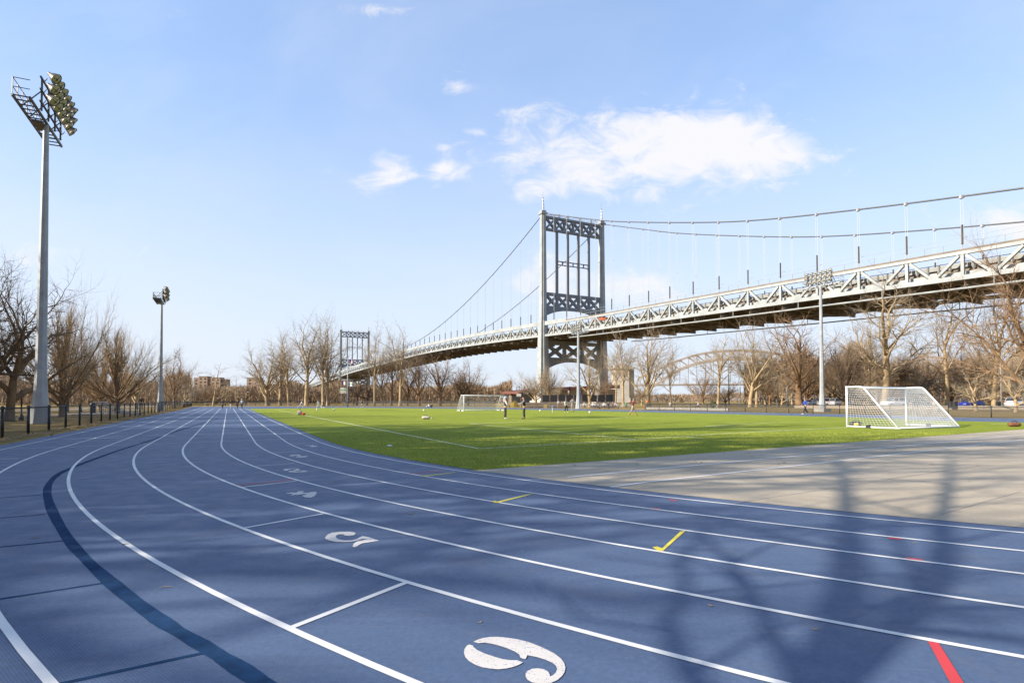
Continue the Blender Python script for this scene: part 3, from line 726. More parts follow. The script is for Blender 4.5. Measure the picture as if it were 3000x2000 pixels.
# ------------------------------------------------------------------ bare winter trees
def tree_meshes(seed, P):
    R = random.Random(seed); tr, cr = MB(), MB(); mx = len(P['n'])
    def perp(d):
        q = d.cross(V((0, 0, 1)) if abs(d.z) < .9 else V((1, 0, 0))); return q.normalized()
    def br(p, d, Ln, r, lev, az0):
        n = P['seg'][lev]; pts = [p]; rs = [r]; dirs = [d]; tip = P['tip'][lev]
        for s in range(n):
            w = P['wob'][lev]
            d = (d + V((R.gauss(0, w), R.gauss(0, w), R.gauss(0, w) * .7)) + V((0, 0, P['up'][lev]))).normalized()
            p = p + d * (Ln / n); pts.append(p); rs.append(r * (1 - (s + 1) / n * (1 - tip))); dirs.append(d)
        if lev == 0:   # root flare
            pts = [pts[0], pts[0] + (pts[1] - pts[0]) * .12] + pts[1:]; rs = [r * 1.55, r * 1.08] + rs[1:]; dirs = [dirs[0]] + dirs
        (tr if lev <= 1 else cr).tube(pts, rs, (9, 6, 4, 3, 3)[lev], cap=lev < 2)
        spawn(pts, rs, dirs, Ln, lev, az0)
    def spawn(pts, rs, dirs, Ln, lev, az0):
        if lev >= mx: return
        m = P['n'][lev]; m = max(1, int(round(m * R.uniform(.8, 1.2)))); az = az0; st = P['start'][lev]
        N1 = len(pts) - 1
        for j in range(m):
            t = st + (1 - st) * ((j + R.uniform(.1, .9)) / m); t = min(t, .999); x = t * N1; k = int(x); f = x - k
            q = pts[k].lerp(pts[k + 1], f); dd = dirs[min(k + 1, len(dirs) - 1)]; rr_ = rs[k] * (1 - f) + rs[k + 1] * f
            az += 2.4 + R.uniform(-.5, .5); a = math.radians(R.gauss(P['ang'][lev], P['ang'][lev] * .18))
            ax = Quaternion(dd, az) @ perp(dd); nd = (dd * math.cos(a) + ax * math.sin(a)).normalized()
            if nd.z < P['minz'][lev]: nd.z = P['minz'][lev]; nd.normalize()
            Lc = Ln * P['lf'][lev] * R.uniform(.75, 1.2) * (1 - P['sh'][lev] * (t - st) / (1 - st + 1e-6))
            br(q, nd, Lc, min(rr_ * .8, max(rr_ * P['rf'][lev], P['rmin'])), lev + 1, R.uniform(0, 6))
        for j in range(P['fork'][lev]):
            a = math.radians(R.uniform(8, P['fang'][lev])); d = dirs[-1]; ax = Quaternion(d, R.uniform(0, 2 * PI) if j == 0 else az + PI * j) @ perp(d)
            nd = (d * math.cos(a) + ax * math.sin(a)).normalized()
            br(pts[-1], nd, Ln * P['ff'][lev], rs[-1] * .9, lev + 1, R.uniform(0, 6))
    if 'paths' in P:
        for path, r0, r1, leafy in P['paths']:
            pts = []
            for q in range(len(path) - 1):
                p0, p1, p2, p3 = [V(path[min(max(q + w, 0), len(path) - 1)]) for w in (-1, 0, 1, 2)]
                for h_ in range(5):
                    t = h_ / 5; pts.append(.5 * ((2 * p1) + (p2 - p0) * t + (2 * p0 - 5 * p1 + 4 * p2 - p3) * t * t + (3 * p1 - p0 - 3 * p2 + p3) * t ** 3))
            pts.append(V(path[-1])); m_ = len(pts); rs = [r0 + (r1 - r0) * q / (m_ - 1) for q in range(m_)]
            dirs = [(pts[min(q + 1, m_ - 1)] - pts[max(q - 1, 0)]).normalized() for q in range(m_)]
            tr.tube(pts, rs, 8)
            if leafy: spawn(pts, rs, dirs, leafy, 1, R.uniform(0, 6))
        return tr, cr, 1
    br(V((0, 0, 0)), V((R.gauss(0, P.get('lean', .03)), R.gauss(0, P.get('lean', .03)), 1)).normalized(), P['L'], P['r'], 0, R.uniform(0, 6))
    zz = sorted(v.z for v in cr.v); zm = zz[int(len(zz) * .95)]; s = 1 / zm
    for q in (tr, cr): q.v = [v * s for v in q.v]
    wd = sorted(math.hypot(v.x, v.y) for v in cr.v)[int(len(cr.v) * .93)]
    return tr, cr, wd
TP = {
 'plane': dict(L=.40, r=.0175, n=(7, 7, 6, 4), seg=(6, 7, 5, 3, 2), tip=(.62, .28, .25, .3, .4), wob=(.05, .13, .17, .2, .2), up=(.02, .07, .05, .04, .02), start=(.55, .3, .2, .15), ang=(40, 48, 48, 42), lf=(.92, .50, .46, .5), sh=(.25, .45, .4, .3), rf=(.5, .42, .5, .6), rmin=.0028, fork=(2, 1, 1, 1), fang=(32, 30, 30, 30), ff=(.85, .55, .6, .6), minz=(.3, .05, -.25, -.5)),
 'round': dict(L=.24, r=.021, n=(7, 8, 6, 4), seg=(4, 6, 5, 3, 2), tip=(.7, .25, .25, .3, .4), wob=(.05, .09, .13, .16, .2), up=(.02, .06, .05, .04, .02), start=(.5, .22, .2, .15), ang=(46, 40, 42, 40), lf=(1.9, .48, .48, .5), sh=(.25, .4, .4, .3), rf=(.46, .42, .5, .6), rmin=.0028, fork=(3, 2, 1, 1), fang=(34, 26, 28, 28), ff=(1.7, .5, .55, .6), minz=(.35, .1, -.1, -.3)),
 'vase': dict(L=.17, r=.030, n=(14, 9, 7, 4), seg=(3, 7, 5, 3, 2), tip=(.8, .22, .25, .3, .4), wob=(.05, .05, .07, .09, .1), up=(.02, .045, .05, .05, .03), start=(.5, .2, .15, .15), ang=(58, 26, 27, 26), lf=(3.4, .52, .46, .48), sh=(.1, .45, .4, .3), rf=(.36, .5, .55, .6), rmin=.0026, fork=(6, 2, 1, 1), fang=(44, 18, 20, 22), ff=(2.5, .40, .5, .55), minz=(.25, .2, .05, 0)),
 'bushy': dict(L=.20, r=.022, n=(9, 8, 7, 5), seg=(3, 5, 4, 3, 2), tip=(.7, .25, .25, .3, .4), wob=(.08, .14, .18, .2, .22), up=(.02, .05, .04, .03, .02), start=(.4, .2, .15, .1), ang=(50, 46, 46, 44), lf=(2.2, .52, .5, .55), sh=(.3, .4, .35, .3), rf=(.5, .5, .5, .6), rmin=.0028, fork=(3, 2, 2, 1), fang=(36, 34, 34, 34), ff=(1.9, .6, .6, .6), minz=(.2, .0, -.2, -.4)),
 'gnarl': dict(L=.24, r=.040, n=(5, 7, 7, 5), seg=(4, 8, 6, 4, 2), tip=(.75, .25, .25, .3, .4), wob=(.08, .22, .25, .25, .2), up=(.0, .05, .03, .03, .02), start=(.5, .25, .2, .15), ang=(58, 50, 50, 46), lf=(2.3, .50, .48, .5), sh=(.2, .35, .35, .3), rf=(.6, .5, .5, .6), rmin=.0028, fork=(2, 1, 1, 1), fang=(40, 34, 34, 34), ff=(1.8, .6, .6, .6), minz=(.15, -.05, -.25, -.4)),
 'limby': dict(L=.30, r=.022, n=(6, 6, 3), seg=(5, 8, 5, 3), tip=(.7, .25, .3, .4), wob=(.06, .16, .18, .2), up=(.02, .05, .03, .02), start=(.5, .3, .2), ang=(46, 46, 44), lf=(1.4, .5, .5), sh=(.2, .4, .3), rf=(.55, .5, .6), rmin=.0036, fork=(3, 1, 1), fang=(34, 30, 30), ff=(1.5, .55, .6), minz=(.25, 0, -.2)),
 'stout': dict(L=.30, r=.026, n=(9, 8, 4), seg=(5, 8, 5, 3), tip=(.7, .3, .3, .4), wob=(.06, .15, .18, .2), up=(.02, .05, .03, .02), start=(.45, .25, .2), ang=(44, 46, 44), lf=(1.4, .5, .5), sh=(.2, .35, .3), rf=(.6, .5, .6), rmin=.0072, fork=(3, 1, 1), fang=(34, 30, 30), ff=(1.5, .55, .6), minz=(.25, 0, -.2)),
 'conic': dict(L=.92, r=.014, n=(16, 6, 4), seg=(9, 4, 3, 2), tip=(.12, .25, .3, .4), wob=(.02, .08, .12, .14), up=(.01, .06, .05, .03), start=(.22, .25, .2), ang=(52, 42, 40), lf=(.42, .45, .5), sh=(.72, .4, .3), rf=(.45, .5, .6), rmin=.0023, fork=(1, 1, 1), fang=(10, 20, 24), ff=(.06, .5, .6), minz=(.1, 0, -.1)),
}
TM = {}
def tree_proto(kind, var):
    key = (kind, var)
    if key not in TM:
        a, b, w = tree_meshes(hash(kind) % 1 + 100 * (1 + 'plane round vase bushy gnarl conic limby stout'.split().index(kind)) + var * 17, TP[kind])
        res = []
        for q, nm in ((a, 'trunk'), (b, 'crown')):
            me = bpy.data.meshes.new(kind + '_' + nm); me.from_pydata(q.v, [], q.f); me.polygons.foreach_set('use_smooth', [True] * len(me.polygons)); me.update(); res.append(me)
        TM[key] = (*res, w)
    return TM[key]
SKINS = {'plane': ('bark_plane', 'twig_tan'), 'tan': ('bark_plane', 'twig_tan'), 'brown': ('bark_brown', 'twig_brown'), 'dark': ('bark_dark', 'twig_dark'), 'gold': ('bark_brown', 'twig_gold')}
def tree(px, y, top, kind, var, label, wide=None, look='brown', rz=0.0, base=None, group='bare winter trees'):
    """tree whose trunk stands in column px at depth y and whose top reaches row `top`"""
    loc = base or AT(px, y, 0); h = ZAT(top, y) if base is None else top
    t, c, w = tree_proto(kind, var)
    root = empty('bare_tree', loc, rz, label, 'tree', group)
    sx = h if wide is None else min(max((wide / F * y / 2) / max(w, .05), .55 * h), 1.7 * h)
    root.scale = (sx, sx, h)
    for me, nm, mm in ((t, 'trunk', SKINS[look][0]), (c, 'crown', SKINS[look][1])):
        o = bpy.data.objects.new(nm, me); link(o, root)
        if not me.materials: me.materials.append(M[mm])
        o.material_slots[0].link = 'OBJECT'; o.material_slots[0].material = M[mm]
    return root
TREES = [
 # left side, behind the black fence
 (28, 41, 830, 'gnarl', 0, 'gnarled brown tree at the left picture edge behind the fence', 240, 'brown', .4),
 (-75, 40, 850, 'gnarl', 1, 'spreading tree whose outer twigs reach in from the left picture edge', 420, 'dark', 2.2),
 (182, 52, 925, 'vase', 0, 'broad vase shaped tree just right of the tall floodlight pole', 240, 'gold', .3),
 (196, 74, 1010, 'round', 0, 'dark trunked tree right behind the broad vase shaped tree', 150, 'dark', 1.2),
 (294, 66, 1040, 'vase', 1, 'slim upright tree between the two vase shaped trees', 120, 'gold', 2.0),
 (343, 60, 980, 'vase', 2, 'vase shaped tree leaning right beside the bleachers', 220, 'gold', 4.1),
 (400, 95, 1075, 'round', 1, 'thin open tree left of the second floodlight pole', 130, 'tan', 3.0),
 (510, 110, 1052, 'round', 2, 'open crowned tree just right of the second floodlight pole', 120, 'brown', .9),
 (537, 125, 1118, 'gnarl', 2, 'low pale tree with spreading limbs at the end of the black fence', 90, 'tan', 5.0),
 (624, 150, 1072, 'conic', 0, 'pointed young tree in front of the stepped brick tower block', 95, 'tan', .5),
 (606, 158, 1128, 'round', 0, 'small tree left of the pointed young tree', 50, 'brown', 2.5),
 (660, 158, 1124, 'conic', 1, 'small sapling between the tower block and the walkers', 40, 'tan', 1.5),
 (691, 160, 1108, 'conic', 2, 'slender sapling above the walkers on the track', 60, 'tan', 4.0),
 (783, 160, 1040, 'round', 1, 'leftmost tree of the tall clump left of the bridge end', 130, 'plane', 2.9),
 (820, 163, 1012, 'round', 2, 'tall pale tree second from left in the clump by the bridge end', 150, 'plane', .2),
 (846, 158, 1020, 'plane', 0, 'tall pale tree forking low in the middle of the clump by the bridge end', 120, 'plane', 5.3),
 (897, 155, 968, 'plane', 1, 'very tall slim tree in front of the bridge abutment', 130, 'plane', 1.0),
 (948, 155, 970, 'plane', 2, 'very tall tree beside a twin trunk before the far bridge tower', 130, 'plane', 3.6),
 (960, 158, 985, 'round', 0, 'twin trunk tree directly left of the far bridge tower', 110, 'plane', 4.4),
 (1046, 170, 1105, 'gnarl', 0, 'low dark tree under the far bridge tower', 80, 'dark', 2.0),
 (1075, 172, 1120, 'gnarl', 2, 'low twisted tree right under the far bridge tower', 60, 'dark', 4.6),
 (1097, 155, 985, 'plane', 0, 'tall thin tree right of the far bridge tower', 90, 'plane', 3.3),
 (1121, 160, 1050, 'round', 2, 'crooked pale tree second right of the far bridge tower', 75, 'plane', 1.7),
 (1147, 157, 1040, 'plane', 2, 'tree with a bent trunk before the grey housing block', 80, 'brown', .6),
 (1172, 155, 992, 'plane', 1, 'tall pale tree whose top crosses the bridge deck', 120, 'plane', 4.9),
 (1192, 160, 1050, 'round', 0, 'dark slanting tree in front of the brick housing slab', 80, 'brown', 5.6),
 (1229, 156, 1058, 'round', 2, 'open tree left of the rounded tree under the bridge', 110, 'brown', 2.7),
 (1288, 155, 1056, 'round', 1, 'rounded dark tree under the middle of the bridge span', 130, 'brown', .1),
 (1356, 165, 1095, 'gnarl', 1, 'crooked wide tree behind the far goal', 85, 'brown', 1.1),
 (1372, 160, 1078, 'round', 2, 'second tree behind the far goal, taller than its neighbour', 100, 'brown', 3.9),
 # middle, below the near tower
 (1572, 140, 1092, 'round', 0, 'small round tree left of the near bridge tower leg', 120, 'tan', 1.9),
 (1609, 138, 1096, 'vase', 1, 'small vase shaped tree in front of the near bridge tower leg', 100, 'tan', .7),
 (1729, 125, 1045, 'round', 2, 'wide limbed tree in front of the right tower leg', 140, 'tan', 2.4),
 (1804, 140, 1018, 'plane', 0, 'tree just right of the bridge tower before the stone pylon', 90, 'tan', .5),
 (1826, 138, 1000, 'plane', 2, 'taller tree overlapping the left side of the stone pylon', 110, 'tan', 5.1),
 (1899, 132, 994, 'round', 1, 'broad round topped tree in front of the left end of the steel arch', 185, 'tan', 3.4),
 (1966, 140, 1040, 'plane', 1, 'slender single trunk tree in front of the steel arch', 70, 'tan', 2.2),
 (2103, 130, 1000, 'plane', 0, 'tall tree before the crown of the steel arch, pale twin trunk', 150, 'tan', 1.4),
 (2126, 150, 1125, 'bushy', 0, 'low rounded bush-like tree left of the twin trunk tree', 100, 'dark', .3),
 (2198, 128, 985, 'round', 2, 'large spreading tree with a thick trunk under the steel arch', 190, 'tan', 4.2),
 (2216, 131, 1010, 'plane', 2, 'thick pale trunk right beside the large spreading tree', 120, 'tan', 5.8),
 (2243, 135, 1075, 'round', 0, 'short pale tree left of the curved street lamp', 110, 'tan', 2.6),
 (2342, 126, 960, 'round', 1, 'big wide tree left of the white floodlight pole', 230, 'brown', .8),
 (2364, 150, 1050, 'vase', 1, 'slim tree behind the jogger in blue', 120, 'brown', 3.1),
 # right side
 (2472, 120, 1030, 'vase', 2, 'dark vase shaped tree left of the near goal', 190, 'dark', 1.6),
 (2542, 128, 962, 'plane', 1, 'tall slim tree behind the left post of the near goal', 150, 'tan', 4.4),
 (2593, 118, 893, 'plane', 3, 'tallest wide forked plane tree rising behind the near goal', 270, 'plane', .2),
 (2775, 122, 893, 'plane', 4, 'tall narrow plane tree just right of the near goal', 165, 'plane', 2.9),
 (2912, 118, 880, 'plane', 5, 'tall crooked forked plane tree beside the right street lamp', 190, 'plane', 4.0),
 (3050, 74, 770, 'bushy', 1, 'large brown tree leaning in from the right picture edge under the bridge', 460, 'brown', 1.0),
 (2860, 80, 1098, 'gnarl', 2, 'small twiggy tree in front of the blue car', 110, 'tan', .4),
 (2976, 72, 1085, 'gnarl', 0, 'small twiggy tree at the right fence near the picture edge', 120, 'tan', 3.7),
]
for px, y, top, kind, var, lab, wide, look, rz in TREES:
    tree(px, y, top - (.07 * (1185 - top) if y > 100 else .04 * (1185 - top)), kind, var, lab, wide * (1.12 if 1780 < px < 2300 else 1.3 if y > 100 else 1.3 if kind == 'vase' else 1.05), look, rz)
# brown bushy trees filling the park behind the right fence
R8 = random.Random(8)
BUSHY = ['behind the dark vase shaped tree', 'left of the tallest plane tree', 'filling the gap behind the goal net', 'above the white van', 'above the goal\'s far post', 'left of the narrow plane tree', 'right of the narrow plane tree', 'above the tail of the blue car', 'above the nose of the blue car', 'just left of the crooked plane tree', 'just right of the crooked plane tree', 'beside the right street lamp', 'before the right picture edge', 'at the right picture edge']
for k, place in enumerate(BUSHY):
    px = 2450 + k * 42 + R8.uniform(-10, 10)
    tree(px, R8.uniform(150, 195), R8.uniform(1028, 1052) - (18 if k > 8 else 0) + (25 if k < 3 else 0), 'bushy', k % 3, 'bushy brown background tree ' + place, R8.uniform(120, 165), 'tan' if k % 2 else 'brown', R8.uniform(0, 6), group='bushy background trees')
LOW = ['left of the stone pylon', 'between the pylon and the arch', 'under the left haunch of the arch', 'behind the jogger', 'behind the white floodlight pole', 'right of the white floodlight pole', 'between the street lamps', 'behind the parked pickup']
for k, (place, px) in enumerate(zip(LOW, (1770, 1880, 2060, 2290, 2400, 2440, 2255, 2320))):
    tree(px, R8.uniform(160, 190), R8.uniform(1085, 1120) - (25 if px > 2250 else 0), 'bushy', k % 3, 'low bushy background tree ' + place, R8.uniform(80, 125), 'tan' if k % 2 else 'brown', R8.uniform(0, 6), group='bushy background trees')
# one leaning double limbed tree close to the viewer, its two limbs shade the lower right of the track
LP = dict(TP['limby']); LP.update(rmin=.026, n=(6, 13, 6), start=(.5, .12, .15), lf=(1.4, .42, .5), paths=[
    ([(-7, -1.6, 0), (-7.05, -1.5, 2.2), (-7.2, -1.3, 4.2)], .20, .15, 0),
    ([(-7.2, -1.3, 4.1), (-8.5, -.2, 6), (-10.9, 2.7, 9), (-12.6, 5.4, 11.3), (-13.6, 7.6, 12.8)], .125, .04, 8.5),
    ([(-7.1, -1.4, 3.6), (-7.5, .4, 6), (-9.4, 1.6, 8.3), (-10.8, 4.6, 11.3), (-11.4, 6.6, 13)], .115, .036, 8.5)])
a_, b_, w_ = tree_meshes(77, LP); root = empty('bare_tree', (-7, -1.6, 0), 0, 'leaning bare tree with two main limbs standing left of the viewer at the fence', 'tree', 'bare trees beside the viewer')
for q_, nm_, mm_ in ((a_, 'trunk', 'bark_brown'), (b_, 'crown', 'twig_brown')):
    q_.v = [v - V((-7, -1.6, 0)) for v in q_.v]; q_.build(nm_, M[mm_], root, True)
# trees standing beside and behind the viewer: their shadows lie across the track
SH = [(-20, 3.5, 15, 'limby', 1, 'left of the viewer, shading the grey apron'), (-28, .5, 20, 'limby', 2, 'further left of the viewer, shading the right edge of the apron'),
      (-27, 9, 13, 'limby', 0, 'at the left fence outside the picture, shading the bend'), (-37, 4, 26, 'stout', 1, 'tall and well left of the viewer, shading the infield corner'), (-44, 9, 27, 'stout', 2, 'tall in a second row left of the fence, shading the infield sideline'), (-36, 18, 16, 'limby', 2, 'at the left fence outside the picture, shading the start lines'), (-52, 18, 28, 'stout', 0, 'tall and further along the left fence, shading the middle of the infield'), (-60, 30, 27, 'stout', 1, 'tall in a third row left of the fence, shading the left touchline'), (-30, 1, 25, 'stout', 0, 'tall beside the viewer, shading the apron edge of the infield'), (-66, 44, 26, 'stout', 2, 'far along the left fence, shading the straight'), (-33, 8.5, 28, 'stout', 2, 'tall behind the left fence, shading the near edge of the infield'), (-48, 3, 29, 'stout', 1, 'tall in a third row left of the viewer, shading the penalty box corner'), (-84, 60, 25, 'stout', 0, 'farthest along the left fence, shading the end of the straight')]
for x, y, h, kind, var, lab in SH:
    tree(0, 0, h, kind, var, 'bare tree ' + lab, None, 'brown', x * .7, base=V((x, y, 0)), group='bare trees beside the viewer')
# distant woods across the river and behind the park, each one mass
def wood(name, px0, px1, y0, y1, hmax, n, label, seed):
    R = random.Random(seed); mb = MB()
    for k in range(n):
        px = R.uniform(px0, px1); y = R.uniform(y0, y1); p = AT(px, y, 0)
        hh = hmax * (.62 + .38 * (math.sin(px * .037 + seed) * .5 + .5) * (math.sin(px * .011 + 2 * seed) * .5 + .5) + R.uniform(-.08, .08))
        z = hh * (1 - R.random() ** 1.6); ln = R.uniform(1.2, 3.2); a = R.uniform(0, 2 * PI); t = R.gauss(0, .55); w = R.uniform(.07, .15) * y / 220
        d = V((math.sin(t) * math.cos(a), math.sin(t) * math.sin(a), math.cos(t))) * ln; s = V((math.cos(a + 1.57), math.sin(a + 1.57), 0)) * w; q = V((p.x, p.y, z))
        b = len(mb.v); mb.v += [q - s, q + s, q + d]; mb.f.append((b, b + 1, b + 2))
    o = mb.build(name, M['wood_far']); tag(o, label, 'wood', kind='stuff')
wood('distant_wood', -250, 560, 170, 260, 9.5, 40000, 'brown leafless wood far behind the left fence', 1)
wood('distant_wood', 480, 1500, 300, 380, 12, 75000, 'brown leafless wood across the river left of the bridge tower', 2)
wood('distant_wood', 2180, 3350, 200, 260, 22, 60000, 'brown leafless wood behind the park road on the right', 3)
wood('distant_wood', 1500, 2200, 420, 520, 8, 14000, 'low leafless wood under the steel arch', 4)
# ------------------------------------------------------------------ fences
def fence(name, pts, h, label, post_r=.032, spacing=3.0, mid=False, chain=True, m='black_steel', cat='fence'):
    """chain link fence along ground points: posts, top rail, wire mesh"""
    root = empty(name, pts[0], 0, label, cat); o0 = root.location.copy()
    rail = MB(); rail.tube([p + V((0, 0, h)) - o0 for p in pts], .034, 6); rail.build('top_rail', M[m], root, True)
    if mid: MB().tube([p + V((0, 0, .08)) - o0 for p in pts], .02, 5).build('bottom_rail', M[m], root, True)
    if chain:
        me = bpy.data.meshes.new('wire_mesh'); vs, fs, us = [], [], []; s = 0
        for i, p in enumerate(pts):
            if i: s += (p - pts[i - 1]).length
            vs += [p + V((0, 0, .05)) - o0, p + V((0, 0, h)) - o0]; us += [(s, 0), (s, h)]
        for i in range(len(pts) - 1): fs.append((2 * i, 2 * i + 2, 2 * i + 3, 2 * i + 1))
        me.from_pydata(vs, [], fs); uvl = me.uv_layers.new(name='UVMap')
        for f in me.polygons:
            for li in f.loop_indices: uvl.data[li].uv = us[me.loops[li].vertex_index]
        me.materials.append(M['chain']); o = bpy.data.objects.new('wire_mesh', me); link(o, root)
    # posts at even spacing
    proto = None; d = 0; nxt = 0
    for i in range(len(pts) - 1):
        seg = (pts[i + 1] - pts[i]).length
        while nxt <= d + seg:
            p = pts[i].lerp(pts[i + 1], (nxt - d) / seg) - o0
            if proto is None:
                q = MB().tube([(0, 0, 0), (0, 0, h + .02)], post_r, 8); q.ball((0, 0, h + .03), post_r * 1.3, 6); proto = q.build('post', M[m], root, True); proto.location = p
            else:
                c = proto.copy(); link(c, root); c.location = p
            nxt += spacing
        d += seg
    return root
fo = 33.15
fl = [TC + TN * fo + TD * a for a in (-3.2, 20, 45, 62)]
fence('chain_link_fence', fl, 1.16, 'black chain link fence along the left outer edge of the blue track', .055, 3.15)
fl2 = [TC + TN * (fo + .4) + TD * 62.6, TC + TN * (fo + .2) + TD * 90, G(600, 1189.4), G(566, 1190.2) + TD * 0]
fence('chain_link_fence', [TC + TN * (fo + .1) + TD * 62.8, TC + TN * fo + TD * 100, G(562, 1189.5)], 1.3, 'dense dark windscreen covered fence at the far end of the left straight', .045, 2.6)
fe = [G(x, y) for x, y in ((562, 1189.0), (700, 1188.6), (870, 1188.6), (1000, 1188.2), (1200, 1189.5), (1450, 1192))]
fence('chain_link_fence', fe, 1.35, 'low dark fence closing the far end of the track', .05, 4.0)
fr = [G(x, y) for x, y in ((1890, 1200.6), (2200, 1206.8), (2500, 1212.8), (2777, 1220.8), (3000, 1225))]; fr.append(fr[-1] - TD * 30)
fence('chain_link_fence', fr, .95, 'low black chain link fence along the far straight on the right', .04, 3.0, True)
# gate post pair in the left fence
g0 = TC + TN * fo + TD * 41
gt = empty('gate', g0, math.atan2(TD.y, TD.x), 'narrow gate with white posts in the black fence beside the bleachers', 'gate')
for x in (0, 1.1): MB().tube([(x, 0, 0), (x, 0, 1.35)], .04, 8).build('post', M['pole_white'], gt)
MB().tube([(.1, 0, .2), (1.0, 0, .2), (1.0, 0, 1.25), (.1, 0, 1.25), (.1, 0, .2)], .025, 6).build('gate_frame', M['black_steel'], gt)
# leaf litter swept against the fence
R5 = random.Random(5); mb = MB()
for k in range(5200):
    a = R5.uniform(-3, 95); n = fo - .1 - abs(R5.gauss(0, .38)); p = TC + TN * n + TD * a; hz_ = .015 + R5.random() ** 2 * .09 * max(0, 1 - (fo - n) * 1.4)
    w = R5.uniform(.04, .09); q = Quaternion((R5.uniform(-1, 1), R5.uniform(-1, 1), R5.uniform(-1, 1)), R5.uniform(0, 1.2)); b = len(mb.v)
    rz_ = R5.uniform(0, 6)
    for x, y in ((-1, 0), (0, -.6), (1, 0), (0, .6)):
        v = q @ V((x * w, y * w, 0)); v = V((v.x * math.cos(rz_) - v.y * math.sin(rz_), v.x * math.sin(rz_) + v.y * math.cos(rz_), abs(v.z))); mb.v.append(p + v + V((0, 0, hz_)))
    mb.f.append((b, b + 1, b + 2, b + 3))
tag(mb.build('leaf_litter', M['leaf']), 'dry brown leaves swept against the foot of the left fence', 'leaves', kind='stuff')
# single leaves and twigs lying about
LEAF = [(1204, 1505, 'on lane two beyond the yellow hook'), (955, 1411, 'right of the number 3'), (985, 1412, 'tiny pale one right of the number 3'), (1406, 1823, 'small red-brown one above the number 6'), (2388, 1843, 'orange one on lane five at the right'), (2605, 1388, 'on the grey apron at the upper right'), (2455, 1585, 'pinkish one on lane three'), (2840, 1410, 'yellowish one on the apron near the right edge'), (2083, 1774, 'small one on lane four'), (303, 1321, 'pale one on lane six of the straight'), (758, 1384, 'small one in front of lane three start line'), (2676, 1590, 'long curled one by the red tick')]
me0 = None
for px, py, where in LEAF:
    p = G(px, py); r = R5.uniform(0, 6)
    if me0 is None:
        b = MB(); n = 8
        for (x, y, z) in ((-.05, 0, .012), (-.02, -.022, .004), (.02, -.02, .006), (.055, 0, .016), (.02, .02, .003), (-.02, .022, .007)): b.v.append(V((x, y, z + .006)))
        b.v.append(V((0, 0, .012))); b.f = [(0, 1, 6), (1, 2, 6), (2, 3, 6), (3, 4, 6), (4, 5, 6), (5, 0, 6)]
        o = b.build('fallen_leaf', M['leaf']); me0 = o
    else: o = me0.copy(); link(o)
    o.location = (p.x, p.y, 0); o.rotation_euler = (0, 0, r); s = R5.uniform(.5, .9) * (1 if p.y > 6 else .55); o.scale = (s, s, s)
    tag(o, 'dry fallen leaf lying ' + where, 'leaf', 'fallen leaves on the track')
RT = random.Random(12); mb = MB()
for k in range(520):
    px, py = RT.uniform(700, 2900), 1196 + 170 * RT.random() ** 1.7
    p = G(px, py)
    if lane_at(p)[0] > -.5 and p.y < 30: continue
    w = RT.uniform(.03, .06); a = RT.uniform(0, 6); b = len(mb.v); u = V((math.cos(a), math.sin(a), .2)) * w; v = V((-math.sin(a), math.cos(a), 0)) * w * .6
    q = V((p.x, p.y, .025)); mb.v += [q - u, q - v, q + u, q + v]; mb.f.append((b, b + 1, b + 2, b + 3))
tag(mb.build('scattered_leaves', M['leaf']), 'small dry leaves scattered over the green infield', 'leaves', kind='stuff')
for px, py, L_, a, lab in ((105, 1575, .11, .2, 'thin pale twig lying on the left outer lane'), (487, 1721, .10, .25, 'thin pale twig lying between the dark band and lane seven line'), (368, 1595, .06, .6, 'dark twig lying across the white lane seven line')):
    p = G(px, py); b = MB(); b.tube([(-L_ / 2, 0, .006), (-L_ * .1, .006, .010), (L_ / 2, -.004, .007)], [.003, .0035, .002], 5)
    b.tube([(-L_ * .1, .006, .010), (-L_ * .2, .02, .012)], [.002, .001], 4)
    o = b.build('fallen_twig', M['twig_tan'] if 'pale' in lab else M['twig_dark']); o.location = (p.x, p.y, 0); o.rotation_euler = (0, 0, a); tag(o, lab, 'twig', 'fallen twigs on the track')

# ------------------------------------------------------------------ floodlight poles
def lamp_unit(parent, loc, aim, hm='dark_metal', gm='lens', sc_=1.0):
    """bowl reflector on a bracket, aiming along vector aim"""
    q = V(aim).to_track_quat('Z', 'Y').to_matrix().to_4x4(); Mx = Matrix.Translation(V(loc)) @ q @ Matrix.Scale(sc_, 4)
    b = MB().lathe([(.03, -.52), (.10, -.50), (.12, -.36), (.15, -.34), (.24, -.20), (.32, -.02), (.345, .05), (.36, .055), (.335, .03), (.30, -.03)], 16, Mx)
    h = b.build('lamp_head', M[hm], parent, True)
    g_ = MB().lathe([(.325, .025), (.30, .04), (.18, .07), (.02, .08)], 16, Mx); gl = g_.build('lamp_glass', M[gm], h, True)
    MB().tube([Mx @ V((-.3, 0, .1)), Mx @ V((.3, 0, .1))], .014, 4).tube([Mx @ V((0, -.3, .1)), Mx @ V((0, .3, .1))], .014, 4).ball(Mx @ V((0, 0, .1)), .05, 5).build('lamp_cross', M['dark_metal'], h)
    return h
